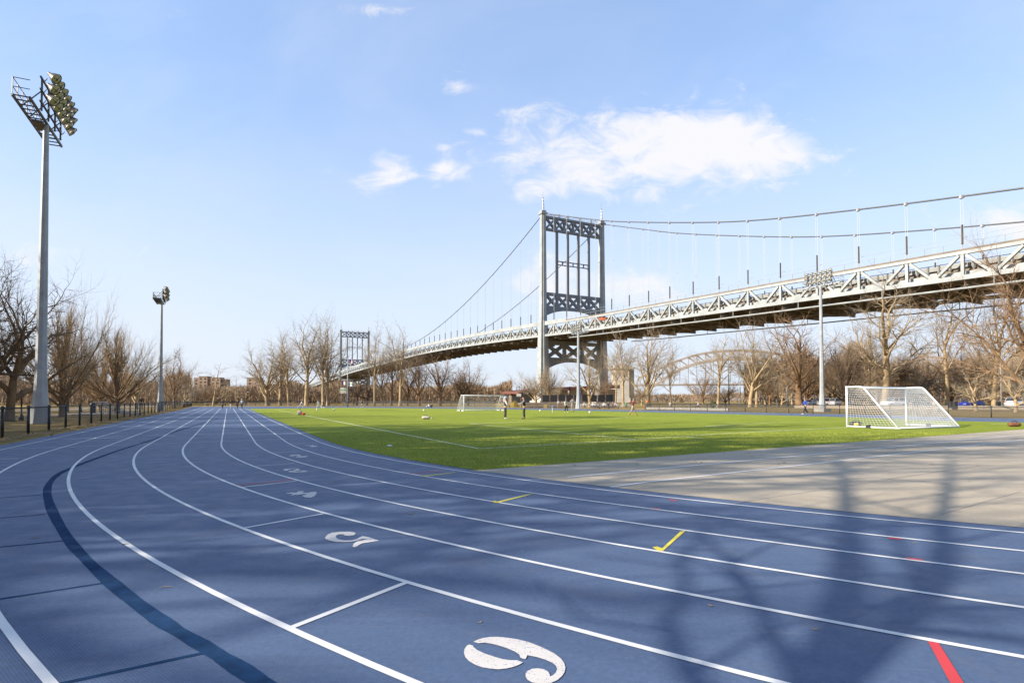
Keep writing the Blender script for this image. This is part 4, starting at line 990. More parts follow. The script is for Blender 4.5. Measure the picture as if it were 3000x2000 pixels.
def flood_pole(loc, H, r0, r1, rz, label, full=True, nl=6, m='pole_white', flare=True, blocks=False, bs=1.0, hm='dark_metal', gm='lens'):
    """local +x faces the field, local y runs along the lamp rows"""
    t = empty('floodlight_pole', loc, rz, label, 'floodlight', 'floodlight poles round the track')
    prof = [(r0 * 1.85, 0), (r0 * 1.5, .9), (r0 * 1.12, 2.2), (r0, 3.2), (r1, H)] if flare else [(r0, 0), (r1, H)]
    b = MB().lathe(prof, 8, Matrix.Rotation(PI / 8, 4, 'Z')); b.build('pole', M[m], t)
    if not flare or blocks: MB().box((0, 0, .2), (1.5, 1.5, .5)).build('footing', M['concrete'], t)
    if full:
        for k in range(int((H - 4) / .95)):
            z = 3.6 + k * .95; r = r0 + (r1 - r0) * z / H
            b = MB().tube([(0, -r, z), (-.02, -r - .17, z + .02), (-.02, -r - .19, z + .07)], .016, 5).build('climbing_rung', M['galv'], t)
    # catwalk with railing
    L2 = 3.6 * bs; c = MB()
    for x in (-.75, .05): c.bar((x, -L2, H + .05), (x, L2, H + .05), .10, .16)
    for k in range(13): c.bar((-.75, -L2 + k * .6 * bs, H + .06), (.05, -L2 + k * .6 * bs, H + .06), .06, .06)
    c.bar((-.3, -.7, H - .12), (-.3, .7, H - .12), .5, .14)
    fr_ = c.build('catwalk', M[hm], t)
    c = MB()
    for z in (.55 * bs, 1.1 * bs): c.tube([(-.75, -L2, H + z), (-.75, L2, H + z)], .025, 4); c.tube([(-.75, -L2, H + z), (.05, -L2, H + z)], .025, 4); c.tube([(-.75, L2, H + z), (.05, L2, H + z)], .025, 4)
    for k in range(9): c.tube([(-.75, -L2 + k * .9 * bs, H), (-.75, -L2 + k * .9 * bs, H + 1.1 * bs)], .025, 4)
    c.build('railing', M[hm], t)
    c = MB()
    for z in (.5 * bs, 1.25 * bs, 2.0 * bs): c.bar((.25, -2.4 * bs, H + z), (.25, 2.5 * bs, H + z), .09, .09)
    for y in (-2.1 * bs, -.6 * bs, .9 * bs, 2.3 * bs): c.bar((.25, y, H), (.25, y, H + 2.05 * bs), .09, .09); c.bar((-.7, y, H + .1), (.25, y, H + 1.25), .05, .05)
    c.build('lamp_frame', M[hm], t)
    i = 0
    for z in (.5 * bs, 1.25 * bs, 2.0 * bs):
        for k in range(nl):
            y = (-2.2 + 4.5 * k / (nl - 1)) * bs + (z - 1.25 * bs) * .15
            l = lamp_unit(t, (.62 + .3 * (bs > .9), y, H + z + .18), (.78, (k - nl / 2) * .07, -.62), hm, gm, max(bs, .75))
            MB().tube([(.25, y, H + z), (.38, y, H + z - .12), (.5, y, H + z + .1)], .03, 4).build('bracket', M[hm], l)
    return t
rzf = math.atan2(-TN.y, -TN.x)
p1 = G(117, 1240); flood_pole(p1, ZAT(366, p1.y), .32, .155, rzf, 'tall floodlight pole with flared foot standing behind the fence at the left edge')
p2 = G(469, 1205); flood_pole(p2, ZAT(884, p2.y), .27, .13, rzf, 'floodlight pole in the middle distance left of the tower blocks', True, 5, bs=.72)
p3 = G(2409, 1205.5); flood_pole(p3, ZAT(838, p3.y), .28, .17, rzf + PI, 'white floodlight pole between the bridge arch and the near goal', False, 6, 'pole_white', True, True, .75, 'galv', 'lens_pale')  # pale metal and glass put sunlight into the colour of these heads
p4 = G(1695, 1197); flood_pole(p4, ZAT(976, p4.y), .32, .2, rzf + PI, 'white floodlight pole in front of the bridge tower', False, 5, bs=.6, hm='galv', gm='lens_pale')  # same sunlit colours on this lamp bank

# ------------------------------------------------------------------ soccer goals
def net_lines(mb, a, b, c, d, nu, nv, r, sag=0.0):
    """net of cords over the quad a-b-c-d (a-b top, d-c bottom)"""
    def P(u, v):
        p = (a.lerp(b, u)).lerp(d.lerp(c, u), v); n = (b - a).cross(d - a).normalized()
        return p + n * sag * math.sin(PI * u) * math.sin(PI * v) + V((0, 0, -.05 * math.sin(PI * v) * math.sin(PI * u)))
    for i in range(nu + 1): mb.tube([P(i / nu, j / 6) for j in range(7)], r, 3, False)
    for j in range(nv + 1): mb.tube([P(i / 8, j / nv) for i in range(9)], r, 3, False)
def goal(loc, rz, W, Hh, depth, topd, label, cell=.125, r=.007):
    """local y along the crossbar, local x backwards into the net"""
    t = empty('soccer_goal', loc, rz, label, 'goal', 'portable soccer goals on the infield')
    pr = .055
    for y in (0, W): MB().tube([(0, y, 0), (0, y, Hh)], pr, 10).build('post', M['goal_white'], t, True)
    MB().tube([(0, -.05, Hh), (0, W + .05, Hh)], pr, 10).build('crossbar', M['goal_white'], t, True)
    for y in (0, W):
        MB().tube([(0, y, Hh), (topd * .8, y, Hh), (topd, y, Hh - .04), (topd + .12, y, Hh - .16), (depth, y, .08)], .045, 8).build('side_frame', M['goal_white'], t, True)
        MB().tube([(0, y, .06), (depth, y, .06)], .05, 8).build('side_base', M['goal_white'], t, True)
    MB().tube([(depth, 0, .06), (depth, W, .06)], .045, 8).build('rear_base', M['goal_white'], t, True)
    n = MB()
    for y in (0.02, W - .02):
        net_lines(n, V((.03, y, Hh)), V((topd + .05, y, Hh - .05)), V((depth, y, .1)), V((.03, y, .1)), int((topd + depth) / 2 / cell), int(Hh / cell), r, .05)
    net_lines(n, V((topd + .05, 0, Hh - .1)), V((topd + .05, W, Hh - .1)), V((depth, W, .1)), V((depth, 0, .1)), int(W / cell), int(2.6 / cell), r, .12)
    net_lines(n, V((.03, 0, Hh)), V((.03, W, Hh)), V((topd + .05, W, Hh - .08)), V((topd + .05, 0, Hh - .08)), int(W / cell), max(2, int(topd / cell)), r, 0)
    n.build('net', M['net'], t)
    for y in (0, W):
        MB().tube([(depth * .45, y - .1, .05), (depth * .45, y + .1, .05)], .13, 8).build('ground_weight', M['rubber'], t)
    return t
ga, gb = G(2482, 1251), G(2656, 1246.5); wd = (gb - ga); gw = wd.length; ang = math.atan2(wd.y, wd.x)
goal(ga, ang - PI / 2, gw, 2.2, 2.75, .95, 'large white portable goal with net at the near right end of the turf')
gc = G(1352, 1202.3); gd = G(1477, 1203)
goal(gd, ang + PI / 2 + .12, 6.3, 2.2, 2.3, .95, 'white portable goal standing at the far end of the infield', .2, .005)
# ------------------------------------------------------------------ bags and balls
def bag(px, py, L_, W_, H_, m, label, extra=None, rz=0.0):
    p = G(px, py); t = empty('bag', (p.x, p.y, .006), rz, label, 'bag')
    b = MB(); n = 10
    rings = []
    for i in range(7):
        x = -L_ / 2 + L_ * i / 6; s = (.72, .95, 1.0, .98, 1.0, .93, .7)[i]
        base = len(b.v)
        for k in range(n):
            a = 2 * PI * k / n; y = math.cos(a) * W_ / 2 * s; z = H_ / 2 * (1 + math.sin(a) * s) * (1 if math.sin(a) > 0 else 1)
            b.v.append(V((x, y, max(0, z * (1 + .07 * math.sin(i * 2.1 + k))))))
        rings.append(base)
    for a, c in zip(rings, rings[1:]):
        for k in range(n): b.f.append((a + k, a + (k + 1) % n, c + (k + 1) % n, c + k))
    b.f.append(tuple(range(n - 1, -1, -1))); b.f.append(tuple(rings[-1] + k for k in range(n)))
    fix_normals(b.build('bag_body', m, t, True))
    MB().tube([(-L_ * .25, 0, H_ * .95), (-L_ * .1, 0, H_ * 1.35), (L_ * .1, 0, H_ * 1.35), (L_ * .25, 0, H_ * .95)], .018, 6).build('handle', M['black_steel'], t, True)
    if extra:
        q = MB().ball((extra[0], extra[1], extra[2] * .5), extra[2] * .62, 8, (1.2, .9, .8)); q.build('pocket', extra[3], t, True)
    return t
bag(2507, 1249, .62, .34, .30, cloth('bagblack', (.02, .02, .022)), 'black sports bag with a yellow pocket at the foot of the near goal post', (-.12, -.2, .22, cloth('bagyellow', (.75, .48, .02))), .2)
bag(2972, 1249.5, .58, .28, .24, cloth('bagbrown', (.20, .075, .03)), 'brown duffel bag lying on the turf near the right picture edge', None, -.15)
bag(878, 1216, .40, .34, .50, cloth('bagtan', (.55, .42, .32)), 'tan kit bag standing on the left touchline', (.42, -.1, .26, cloth('bagred', (.62, .05, .03))), .1)
bag(1248, 1228, .62, .36, .26, cloth('bagcream', (.55, .49, .40)), 'pale sweater bundle lying on the turf in front of the far goal', (.45, -.1, .12, cloth('bagcream', (.55, .49, .40))), .1)
def ball(px, py, r, m, label, z=0.0, y=None):
    p = G(px, py) if y is None else AT(px, y, z)
    b = MB().ball((0, 0, 0), r, 10); o = b.build('ball', m, None, True); o.location = (p.x, p.y, (r + .006) if y is None else z)
    s = MB()
    for ax in ('X', 'Y'): s.tube([Matrix.Rotation(PI / 2, 3, ax) @ V((r * 1.005 * math.cos(a * PI / 8), r * 1.005 * math.sin(a * PI / 8), 0)) for a in range(17)], r * .035, 3)
    s.build('seam', M['black_steel'], o)
    tag(o, label, 'ball', 'balls on the infield')
M['orange'] = cloth('orange', (.75, .17, .02), .6); M['ballw'] = cloth('ballwhite', (.8, .8, .8), .5)
ball(1897, 1206, .12, M['orange'], 'orange ball flying towards the runner in the maroon top', ZAT(1176, DEPTH(1219)), DEPTH(1219))
for px, py, lab in ((929, 1202.5, 'white ball near the left touchline'), (978, 1202, 'white ball right of the lunging player'), (1583, 1205.5, 'white ball left of the small child'), (1728, 1210.5, 'white ball right of the man in grey'), (1242, 1204, 'white ball left of the far goal'), (950, 1196.3, 'white ball at the feet of the dark player'), (1141, 1306, 'white cone marker in front on the shaded turf')):
    if 'cone' in lab:
        p = G(px, py); o = MB().lathe([(.10, .006), (.095, .015), (.05, .035), (.03, .038)], 12).build('marker_disc', M['ballw'], None, True); o.location = p; tag(o, 'white flat marker disc on the shaded turf near the track', 'marker')
    else: ball(px, py, .13, M['ballw'], lab)

# grass fibres standing at the near edge of the turf
RG = random.Random(21); mb = MB()
edge_d = V((rdir.y, -rdir.x, 0))
for k in range(90000):
    px = RG.uniform(760, 3000); py = 1240 + 140 * RG.random() ** .8
    p = G(px, py)
    if lane_at(p)[0] > -.30 or (p - corner).dot(edge_d) > .012 or p.y > 26: continue
    a = RG.uniform(0, 6.3); h = RG.uniform(.018, .045); w = RG.uniform(.004, .007) * max(1, p.y / 14); l = RG.uniform(-.02, .02); b = len(mb.v)
    u = V((math.cos(a), math.sin(a), 0)) * w; q = V((p.x, p.y, .006)); mb.v += [q - u, q + u, q + V((l, RG.uniform(-.02, .02), h))]; mb.f.append((b, b + 1, b + 2))
M['fibre'] = mat('turf_fibre', (.28, .31, .02), .8, col2=(.40, .41, .06), scale=6)
tag(mb.build('grass_fibres', M['fibre']), 'short green turf fibres along the near edge of the infield', 'grass', kind='stuff')
# ------------------------------------------------------------------ people
def skin_mesh(name, nodes, edges, m, parent, sub=1):
    """one continuous surface grown round a skeleton; nodes = [(x,y,z,r) ...], first is the root"""
    me = bpy.data.meshes.new(name); bm = bmesh.new(); lay = bm.verts.layers.skin.verify()
    vs = []
    for i, n in enumerate(nodes):
        v = bm.verts.new(n[:3]); r = n[3]; v[lay].radius = (r, n[4] if len(n) > 4 else r); v[lay].use_root = (i == 0); vs.append(v)
    for a, b in edges: bm.edges.new((vs[a], vs[b]))
    bm.to_mesh(me); bm.free()
    o = bpy.data.objects.new(name + '_tmp', me); C.objects.link(o)
    md = o.modifiers.new('s', 'SKIN'); md.use_smooth_shade = True; md.use_x_symmetry = False
    ms = o.modifiers.new('u', 'SUBSURF'); ms.levels = sub; ms.render_levels = sub
    dg = bpy.context.evaluated_depsgraph_get(); dg.update()
    me2 = bpy.data.meshes.new_from_object(o.evaluated_get(dg)); me2.name = name
    bpy.data.objects.remove(o); bpy.data.meshes.remove(me)
    me2.materials.clear(); me2.materials.append(m)
    me2.polygons.foreach_set('use_smooth', [True] * len(me2.polygons))
    p = bpy.data.objects.new(name, me2); return link(p, parent)
def chain(pts):
    return pts, [(i, i + 1) for i in range(len(pts) - 1)]
POSES = {   # offsets of joints: knees, ankles, elbows, wrists (left, right), lean of the trunk forward; facing +y
 'stand': dict(kn=((-.10, .02, .50), (.11, .03, .50)), an=((-.11, -.02, .09), (.13, .01, .09)), el=((-.25, -.04, 1.13), (.25, -.03, 1.13)), wr=((-.26, .06, .90), (.26, .07, .90)), lean=0, hip=.93),
 'walk': dict(kn=((-.10, .16, .52), (.10, -.04, .50)), an=((-.10, .26, .10), (.10, -.32, .16)), el=((-.26, -.16, 1.14), (.26, .10, 1.14)), wr=((-.24, -.10, .92), (.23, .28, .98)), lean=.03, hip=.91),
 'clasp': dict(kn=((-.11, .02, .50), (.11, .03, .50)), an=((-.12, -.02, .09), (.13, .02, .09)), el=((-.27, .08, 1.12), (.27, .10, 1.12)), wr=((-.08, .30, 1.02), (.08, .30, 1.00)), lean=.02, hip=.93),
 'throwready': dict(kn=((-.12, .05, .50), (.12, .02, .50)), an=((-.14, .02, .09), (.15, -.04, .09)), el=((-.22, .22, 1.22), (.24, .20, 1.24)), wr=((-.06, .44, 1.20), (.10, .46, 1.26)), lean=.03, hip=.92),
 'run': dict(kn=((-.11, .22, .55), (.11, -.12, .50)), an=((-.11, .40, .16), (.11, -.42, .22)), el=((-.34, -.12, 1.28), (.30, .14, 1.20)), wr=((-.52, -.02, 1.12), (.20, .34, 1.36)), lean=.08, hip=.88),
 'lunge': dict(kn=((-.12, .34, .46), (.12, -.22, .42)), an=((-.12, .42, .09), (.12, -.62, .14)), el=((-.26, .24, 1.02), (.26, .20, 1.02)), wr=((-.20, .40, .84), (.20, .40, .84)), lean=.22, hip=.72),
 'arms_out': dict(kn=((-.11, .12, .51), (.11, -.04, .50)), an=((-.11, .18, .10), (.11, -.24, .13)), el=((-.42, 0, 1.22), (.42, .02, 1.20)), wr=((-.62, .06, 1.10), (.64, .08, 1.06)), lean=.02, hip=.91),
 'sit': dict(kn=((-.12, .44, .50), (.12, .44, .50)), an=((-.12, .46, .09), (.12, .46, .09)), el=((-.26, .06, .78), (.26, .06, .78)), wr=((-.14, .32, .60), (.14, .32, .60)), lean=.05, hip=.50),
 'ground': dict(kn=((-.16, .34, .36), (.16, .36, .34)), an=((-.14, .62, .09), (.16, .66, .09)), el=((-.28, -.10, .36), (.28, .10, .42)), wr=((-.32, -.24, .05), (.14, .32, .38)), lean=-.06, hip=.13),
}
PN = [0]
def person(px, foot, h, pose, face, label, top, legs, shoes=(.03, .03, .03), hair=(.03, .02, .015), hat=None, longhair=False, skirt=False, vest=None, shorts=False, z=0.0, y=None, skin=None, group=None):
    """face: heading in degrees, 0 = away from the viewer, 90 = to the left, 180 = towards the viewer"""
    P = POSES[pose]; loc = G(px, foot) if y is None else AT(px, y, z)
    s = h / 1.76
    root = empty('person', (loc.x, loc.y, z + .006), math.radians(face), label, 'person', group); root.scale = (s, s, s)
    sk = skin or M['skin']
    hz = P['hip']; ln = P['lean']
    def up(z_, f=1.0): return ln * (z_ - hz) / .55 * 1.0
    hip = V((0, 0, hz)); ch = V((0, up(hz + .36), hz + .36)); nk = V((0, up(hz + .55), hz + .555)); hd = V((0, up(hz + .7) + .02, hz + .70)); tp = V((0, hd.y, hz + .80))
    shl = [V((-.185, ch.y, hz + .50)), V((.185, ch.y, hz + .50))]; hp = [V((-.095, 0, hz - .03)), V((.095, 0, hz - .03))]
    dz = hz - .93
    el = [V(e) for e in P['el']]; wr = [V(w) for w in P['wr']]
    kn = [V(k) for k in P['kn']]; an = [V(a) for a in P['an']]
    toe = [a + V((0, .17 if P['hip'] > .2 else .14, -.05)) for a in an]
    if pose == 'ground': toe = [a + V((0, .08, .12)) for a in an]
    N_, E_ = [], []
    def add(v, r, r2=None): N_.append((*v, r) if r2 is None else (*v, r, r2)); return len(N_) - 1
    a0 = add(hip, .13, .10); a1 = add(hip.lerp(ch, .5), .115, .09); a2 = add(ch, .135, .10); a3 = add(ch.lerp(nk, .75), .08, .075); a4 = add(nk, .052); a5 = add(nk.lerp(hd, .5) + V((0, .012, 0)), .062); a6 = add(hd, .088, .10); a7 = add(tp, .07, .08)
    nose = add(hd + V((0, .105, -.01)), .018)
    E_ += [(a0, a1), (a1, a2), (a2, a3), (a3, a4), (a4, a5), (a5, a6), (a6, a7), (a6, nose)]
    for i in (0, 1):
        q = add(shl[i], .058); e = add(el[i], .042); w = add(wr[i], .028)
        d = (wr[i] - el[i]).normalized(); pm = add(wr[i] + d * .06, .036, .02)
        E_ += [(a3, q), (q, e), (e, w), (w, pm)]
        sd = d.cross(V((0, 0, 1)));  sd = (sd if sd.length > .1 else V((0, 1, 0))).normalized(); bn = d.cross(sd)
        for f, (o_, L_) in enumerate(((-.030, .070), (-.010, .080), (.010, .075), (.028, .060))):
            k1 = add(wr[i] + d * .10 + sd * o_, .0095); k2 = add(wr[i] + d * (.10 + L_ * .6) + sd * o_ * 1.15 + bn * .012, .0085); k3 = add(wr[i] + d * (.10 + L_) + sd * o_ * 1.1 + bn * .035, .007)
            E_ += [(pm, k1), (k1, k2), (k2, k3)]
        t1 = add(wr[i] + d * .055 + sd * .045, .011); t2 = add(wr[i] + d * .095 + sd * .062 + bn * .01, .009); E_ += [(pm, t1), (t1, t2)]
        h_ = add(hp[i], .085); k = add(kn[i], .056); c_ = add(kn[i].lerp(an[i], .35), .054); n_ = add(an[i], .036); t = add(toe[i], .032)
        E_ += [(a0, h_), (h_, k), (k, c_), (c_, n_), (n_, t)]
    body = skin_mesh('body', N_, E_, sk, root)
    lc, tc_ = cloth('l%d' % PN[0], legs), cloth('t%d' % PN[0], top); PN[0] += 1
    # trousers or shorts
    n_, e_ = [(*hip, .155, .125), (*hip.lerp(ch, .25), .145, .12)], [(0, 1)]
    for i in (0, 1):
        b = len(n_); end = kn[i].lerp(hp[i], .15) if shorts else an[i] + V((0, 0, .03))
        n_ += [(*hp[i], .105), (*(kn[i] if not shorts else end), .078 if not shorts else .10)]; e_ += [(0, b), (b, b + 1)]
        if not shorts: n_.append((*end, .062)); e_.append((b + 1, b + 2))
    skin_mesh('shorts' if shorts else 'trousers', n_, e_, lc, root)
    # jacket or shirt
    n_ = [(*hip.lerp(ch, .12), .165, .135), (*hip.lerp(ch, .6), .15, .122), (*ch, .168, .128), (*ch.lerp(nk, .62), .115, .10), (*ch.lerp(nk, .9), .075, .075)]; e_ = [(0, 1), (1, 2), (2, 3), (3, 4)]
    if vest is None:
        for i in (0, 1):
            b = len(n_); n_ += [(*shl[i], .078), (*el[i], .060), (*el[i].lerp(wr[i], .92), .044)]; e_ += [(3, b), (b, b + 1), (b + 1, b + 2)]
        skin_mesh('jacket', n_, e_, tc_, root)
    else:
        skin_mesh('vest', n_, e_, tc_, root); vc = cloth('v%d' % PN[0], vest)
        for i in (0, 1): skin_mesh('sleeve', [(*shl[i], .075), (*el[i], .060), (*el[i].lerp(wr[i], .94), .044)], [(0, 1), (1, 2)], vc, root)
    shm = cloth('s%d' % PN[0], shoes, .6)
    for i in (0, 1):
        d = (toe[i] - an[i]); skin_mesh('shoe', [(*(an[i] + V((0, -.045, -.035))), .045, .05), (*(an[i] + d * .55 + V((0, 0, -.02))), .048, .05), (*(toe[i] + V((0, .02, .0))), .036, .045)], [(0, 1), (1, 2)], shm, root)
    if hat:
        hm = cloth('h%d' % PN[0], hat); M2 = Matrix.Translation(hd + V((0, -.005, .035)))
        b = MB().lathe([(.118, -.01), (.122, .02), (.112, .07), (.075, .115), (.01, .13)], 14, M2); b.prism([hd + V((x, y_, .035)) for x, y_ in ((-.09, .06), (-.075, .17), (0, .205), (.075, .17), (.09, .06))], (0, 0, .014)); b.build('cap', hm, root, True)
    else:
        hm = cloth('k%d' % PN[0], hair); n_ = [(*(hd + V((0, -.015, .045))), .108, .112), (*(hd + V((0, -.06, -.01))), .082, .09)]; e_ = [(0, 1)]
        if longhair: n_ += [(*(nk + V((0, -.085, .0))), .085, .06), (*(ch + V((0, -.13, .02))), .075, .035)]; e_ += [(1, 2), (2, 3)]
        skin_mesh('hair', n_, e_, hm, root)
    return root
W_, K_ = (.72, .72, .70), (.018, .018, .02)
person(1480, 1227, 1.76, 'clasp', -80, 'person in light blue cap, black vest and white sleeves standing on the infield', K_, (.035, .022, .018), W_, hat=(.35, .55, .80), vest=W_)
person(1536, 1227, 1.76, 'throwready', 88, 'person in black vest with grey sleeves holding both arms forward on the infield', K_, (.04, .038, .05), (.03, .025, .02), vest=(.28, .26, .30), hair=(.015, .012, .01))
person(1620, 1208, 1.02, 'stand', 20, 'small child in light blue jacket and white trousers', (.22, .42, .70), (.65, .68, .72), W_)
person(1659, 1209, 1.63, 'walk', 10, 'person with long brown hair, white top and black leggings walking away', (.66, .64, .60), K_, W_, longhair=True, hair=(.14, .06, .03))
person(1677, 1207, 1.82, 'stand', 0, 'tall person in grey hooded jacket and grey trousers', (.27, .26, .27), (.30, .29, .29), (.05, .05, .05), hair=(.12, .11, .11))
person(1853, 1218.5, 1.74, 'run', -78, 'running person in maroon top, grey shorts and orange shoes', (.16, .035, .03), (.32, .31, .32), (.80, .20, .03), hair=(.55, .36, .12), shorts=True)
person(2360, 1214, 1.74, 'walk', 85, 'person in royal blue jacket walking along the far right track', (.04, .08, .36), (.03, .03, .04), W_, hair=(.03, .02, .02))
person(652, 1196.5, 1.72, 'arms_out', 185, 'person dressed in black with arms spread on the far straight', K_, K_, (.05, .05, .05))
person(676, 1197.3, 1.72, 'walk', 178, 'person in black top and white trousers on the far straight', K_, (.62, .60, .56), W_)
person(696, 1197.3, 1.70, 'walk', 182, 'person in dark jacket third from left on the far straight', (.05, .03, .03), K_, (.4, .3, .2))
person(709, 1198, 1.74, 'walk', 176, 'person in pale blue-grey jacket and white cap on the far straight', (.42, .46, .52), (.02, .02, .035), W_, hat=W_)
person(881, 1194.5, 1.74, 'lunge', -70, 'leftmost player all in white stepping forward on the far infield', (.66, .64, .62), (.64, .62, .60), W_)
person(902, 1193, 1.62, 'run', -75, 'player in dark top with orange shoes on the far infield', (.08, .05, .03), K_, (.70, .16, .04), shorts=True)
person(935, 1195, 1.76, 'lunge', 75, 'player in white lunging to the left beside a dark clad player', W_, (.66, .65, .63), W_)
person(947, 1195, 1.50, 'run', 70, 'smaller dark clad player bending towards a ball', (.05, .04, .06), K_, W_)
person(1061, 1192.5, 1.55, 'walk', 60, 'person in black top and white shorts under the far bridge tower', (.03, .03, .03), W_, W_, shorts=True)
person(1256, 1193.5, 1.74, 'ground', 100, 'person in white sitting on the grass left of the far goal', W_, (.60, .60, .62), (.6, .1, .1))
person(1265, 1193.5, 1.72, 'ground', 70, 'person in black sitting on the grass beside the person in white', K_, K_, K_)
person(413, 1199, 1.70, 'stand', 200, 'person in dark jacket standing behind the left fence by the bleachers', (.06, .03, .02), (.03, .03, .035), z=.3, y=66)
person(1636, 1197, 1.60, 'stand', 10, 'person in pale jacket standing before the dark windscreen', (.6, .58, .55), (.3, .25, .2), y=108)
# ------------------------------------------------------------------ park benches with people resting on them
def bench(px, y, label, rz=0.0, m='stone', base=0.0, L_=2.0):
    p = AT(px, y, base); t = empty('park_bench', p, rz, label, 'bench', 'benches round the field')
    MB().box((0, 0, .45), (L_, .42, .07)).build('seat', M[m], t); b = MB()
    for z in (.66, .82): b.box((0, .24, z), (L_, .05, .11))
    b.build('backrest', M[m], t)
    for x in (-L_ * .42, L_ * .42):
        MB().box((x, -.12, .21), (.08, .09, .42)).build('leg', M['concrete'], t); MB().bar((x, .18, 0), (x, .25, .90), .08, .07).build('leg', M['concrete'], t)
    return t
for px, lab in ((1716, 'pale bench right of the floodlight pole before the tower'), (1742, 'pale bench second right of that floodlight pole'), (1772, 'pale bench before the right tower leg'), (1798, 'pale bench left of the stone pylon'), (1836, 'pale bench in front of the stone pylon')): bench(px, 100, lab, .1)
for px, lab in ((748, 'long dark bench behind the far end fence, right of the walkers'), (620, 'long dark bench behind the far end fence, left of the walkers'), (866, 'long dark bench behind the far end fence at the left of the abutment')): bench(px, 150, lab, 0, 'bench_wood', 0, 4.2)
SEAT = [(1712, (.55, .54, .52), 'in a pale jacket on the bench right of the pole'), (1738, W_, 'in white on the second bench right of the pole'), (1746, (.35, .33, .33), 'in grey on the second bench right of the pole'), (1770, W_, 'in white on the bench before the right tower leg'), (1782, (.05, .05, .07), 'in black next to the right tower leg'), (1795, (.22, .12, .07), 'in brown on the bench left of the stone pylon'), (1802, (.6, .6, .6), 'in pale grey on the bench left of the stone pylon'), (1834, (.12, .3, .12), 'in green in front of the stone pylon')]
for px, col, lab in SEAT: person(px, 1198, 1.7, 'sit', 178, 'seated person ' + lab, col, (.08, .08, .1), y=99.9, group='people resting on the benches')

# ------------------------------------------------------------------ bleachers, bins, lamp posts, flagpole
pb = AT(372, 62, 0); t = empty('bleachers', pb, math.atan2(TD.y, TD.x), 'small white bleachers on a concrete slab behind the left fence', 'bleachers')
MB().box((0, 1.5, .05), (9, 5.0, .1)).build('slab', M['path'], t)
for k in range(4):
    MB().box((0, .4 + k * .65, .42 + k * .3), (6, .3, .05)).build('seat_plank', M['goal_white'], t)
    MB().box((0, .15 + k * .65, .2 + k * .3), (6, .22, .04)).build('foot_plank', M['galv'], t)
for x in (-2.6, 0, 2.6):
    b = MB().bar((x, .2, .1), (x, 2.6, 1.3), .06, .08); 
    for k in range(4): b.box((x, .4 + k * .65, .2 + k * .15), (.05, .05, .4 + k * .3))
    b.build('bleacher_frame', M['galv'], t)
pt = AT(272, 62, 0); t = empty('litter_bin', pt, 0, 'black cylindrical litter bin behind the left fence', 'litter bin')
MB().lathe([(.24, 0), (.27, .05), (.29, .95), (.31, .97)], 14).build('bin_body', M['black_steel'], t, True); MB().lathe([(.32, .97), (.30, 1.1), (.18, 1.25), (.10, 1.28)], 14).build('lid', M['black_steel'], t, True)
def lamp_post(px, y, top, kind, label, m, base_px=None):
    p = AT(px, y, 0); h = ZAT(top, y); t = empty('lamp_post', p, 0, label, 'lamp post', 'lamp posts in the park')
    if kind == 'globe':
        MB().lathe([(.16, 0), (.13, .35), (.06, .5), (.045, h - .5), (.08, h - .45)], 10).build('pole', M[m], t, True)
        MB().ball((0, 0, h - .2), .2, 8).build('lantern', M['dark_metal'], t, True); MB().lathe([(.22, h - .1), (.12, h + .05), (.02, h + .18)], 10).build('lamp_cap', M[m], t, True)
    else:
        MB().box((0, 0, .3), (.5, .5, .6)).build('base_box', M['galv'], t)
        MB().tube([(0, 0, .3), (0, 0, h * .9), (.15, 0, h * .96), (.6, 0, h)], [.13, .09, .07, .06], 8).build('pole', M[m], t, True)
        MB().ball((.85, 0, h), .3, 8, (1.4, .6, .35)).build('lantern', M['galv'], t, True)
    return t
lamp_post(62, 42, 1148, 'globe', 'black globe lamp post at the left edge beside the gnarled tree', 'black_steel')
lamp_post(237, 72, 1135, 'globe', 'black lamp post between the vase shaped trees', 'black_steel')
lamp_post(2136, 135, 1062, 'cobra', 'dark lamp post in front of the arch crown', 'black_steel')
lamp_post(2169, 135, 1114, 'cobra', 'short pale lamp post right of the arch crown', 'pole_white')
lamp_post(2279, 132, 1088, 'cobra', 'grey street lamp with curved neck left of the big wide tree', 'galv')
lamp_post(2306, 140, 1130, 'cobra', 'white short post behind the jogger', 'pole_white')
lamp_post(2752, 70, 1114, 'globe', 'dark slim lamp post right of the near goal', 'black_steel')
lamp_post(2934, 110, 1044, 'cobra', 'white street lamp pole with box base near the right picture edge', 'pole_white')
lamp_post(2987, 150, 1125, 'cobra', 'thin pale lamp post at the right picture edge', 'pole_white')
lamp_post(601, 155, 1140, 'globe', 'dark lamp post left of the walkers at the far end', 'black_steel')
lamp_post(719, 160, 1148, 'cobra', 'pale post right of the walkers at the far end', 'tan_stone')
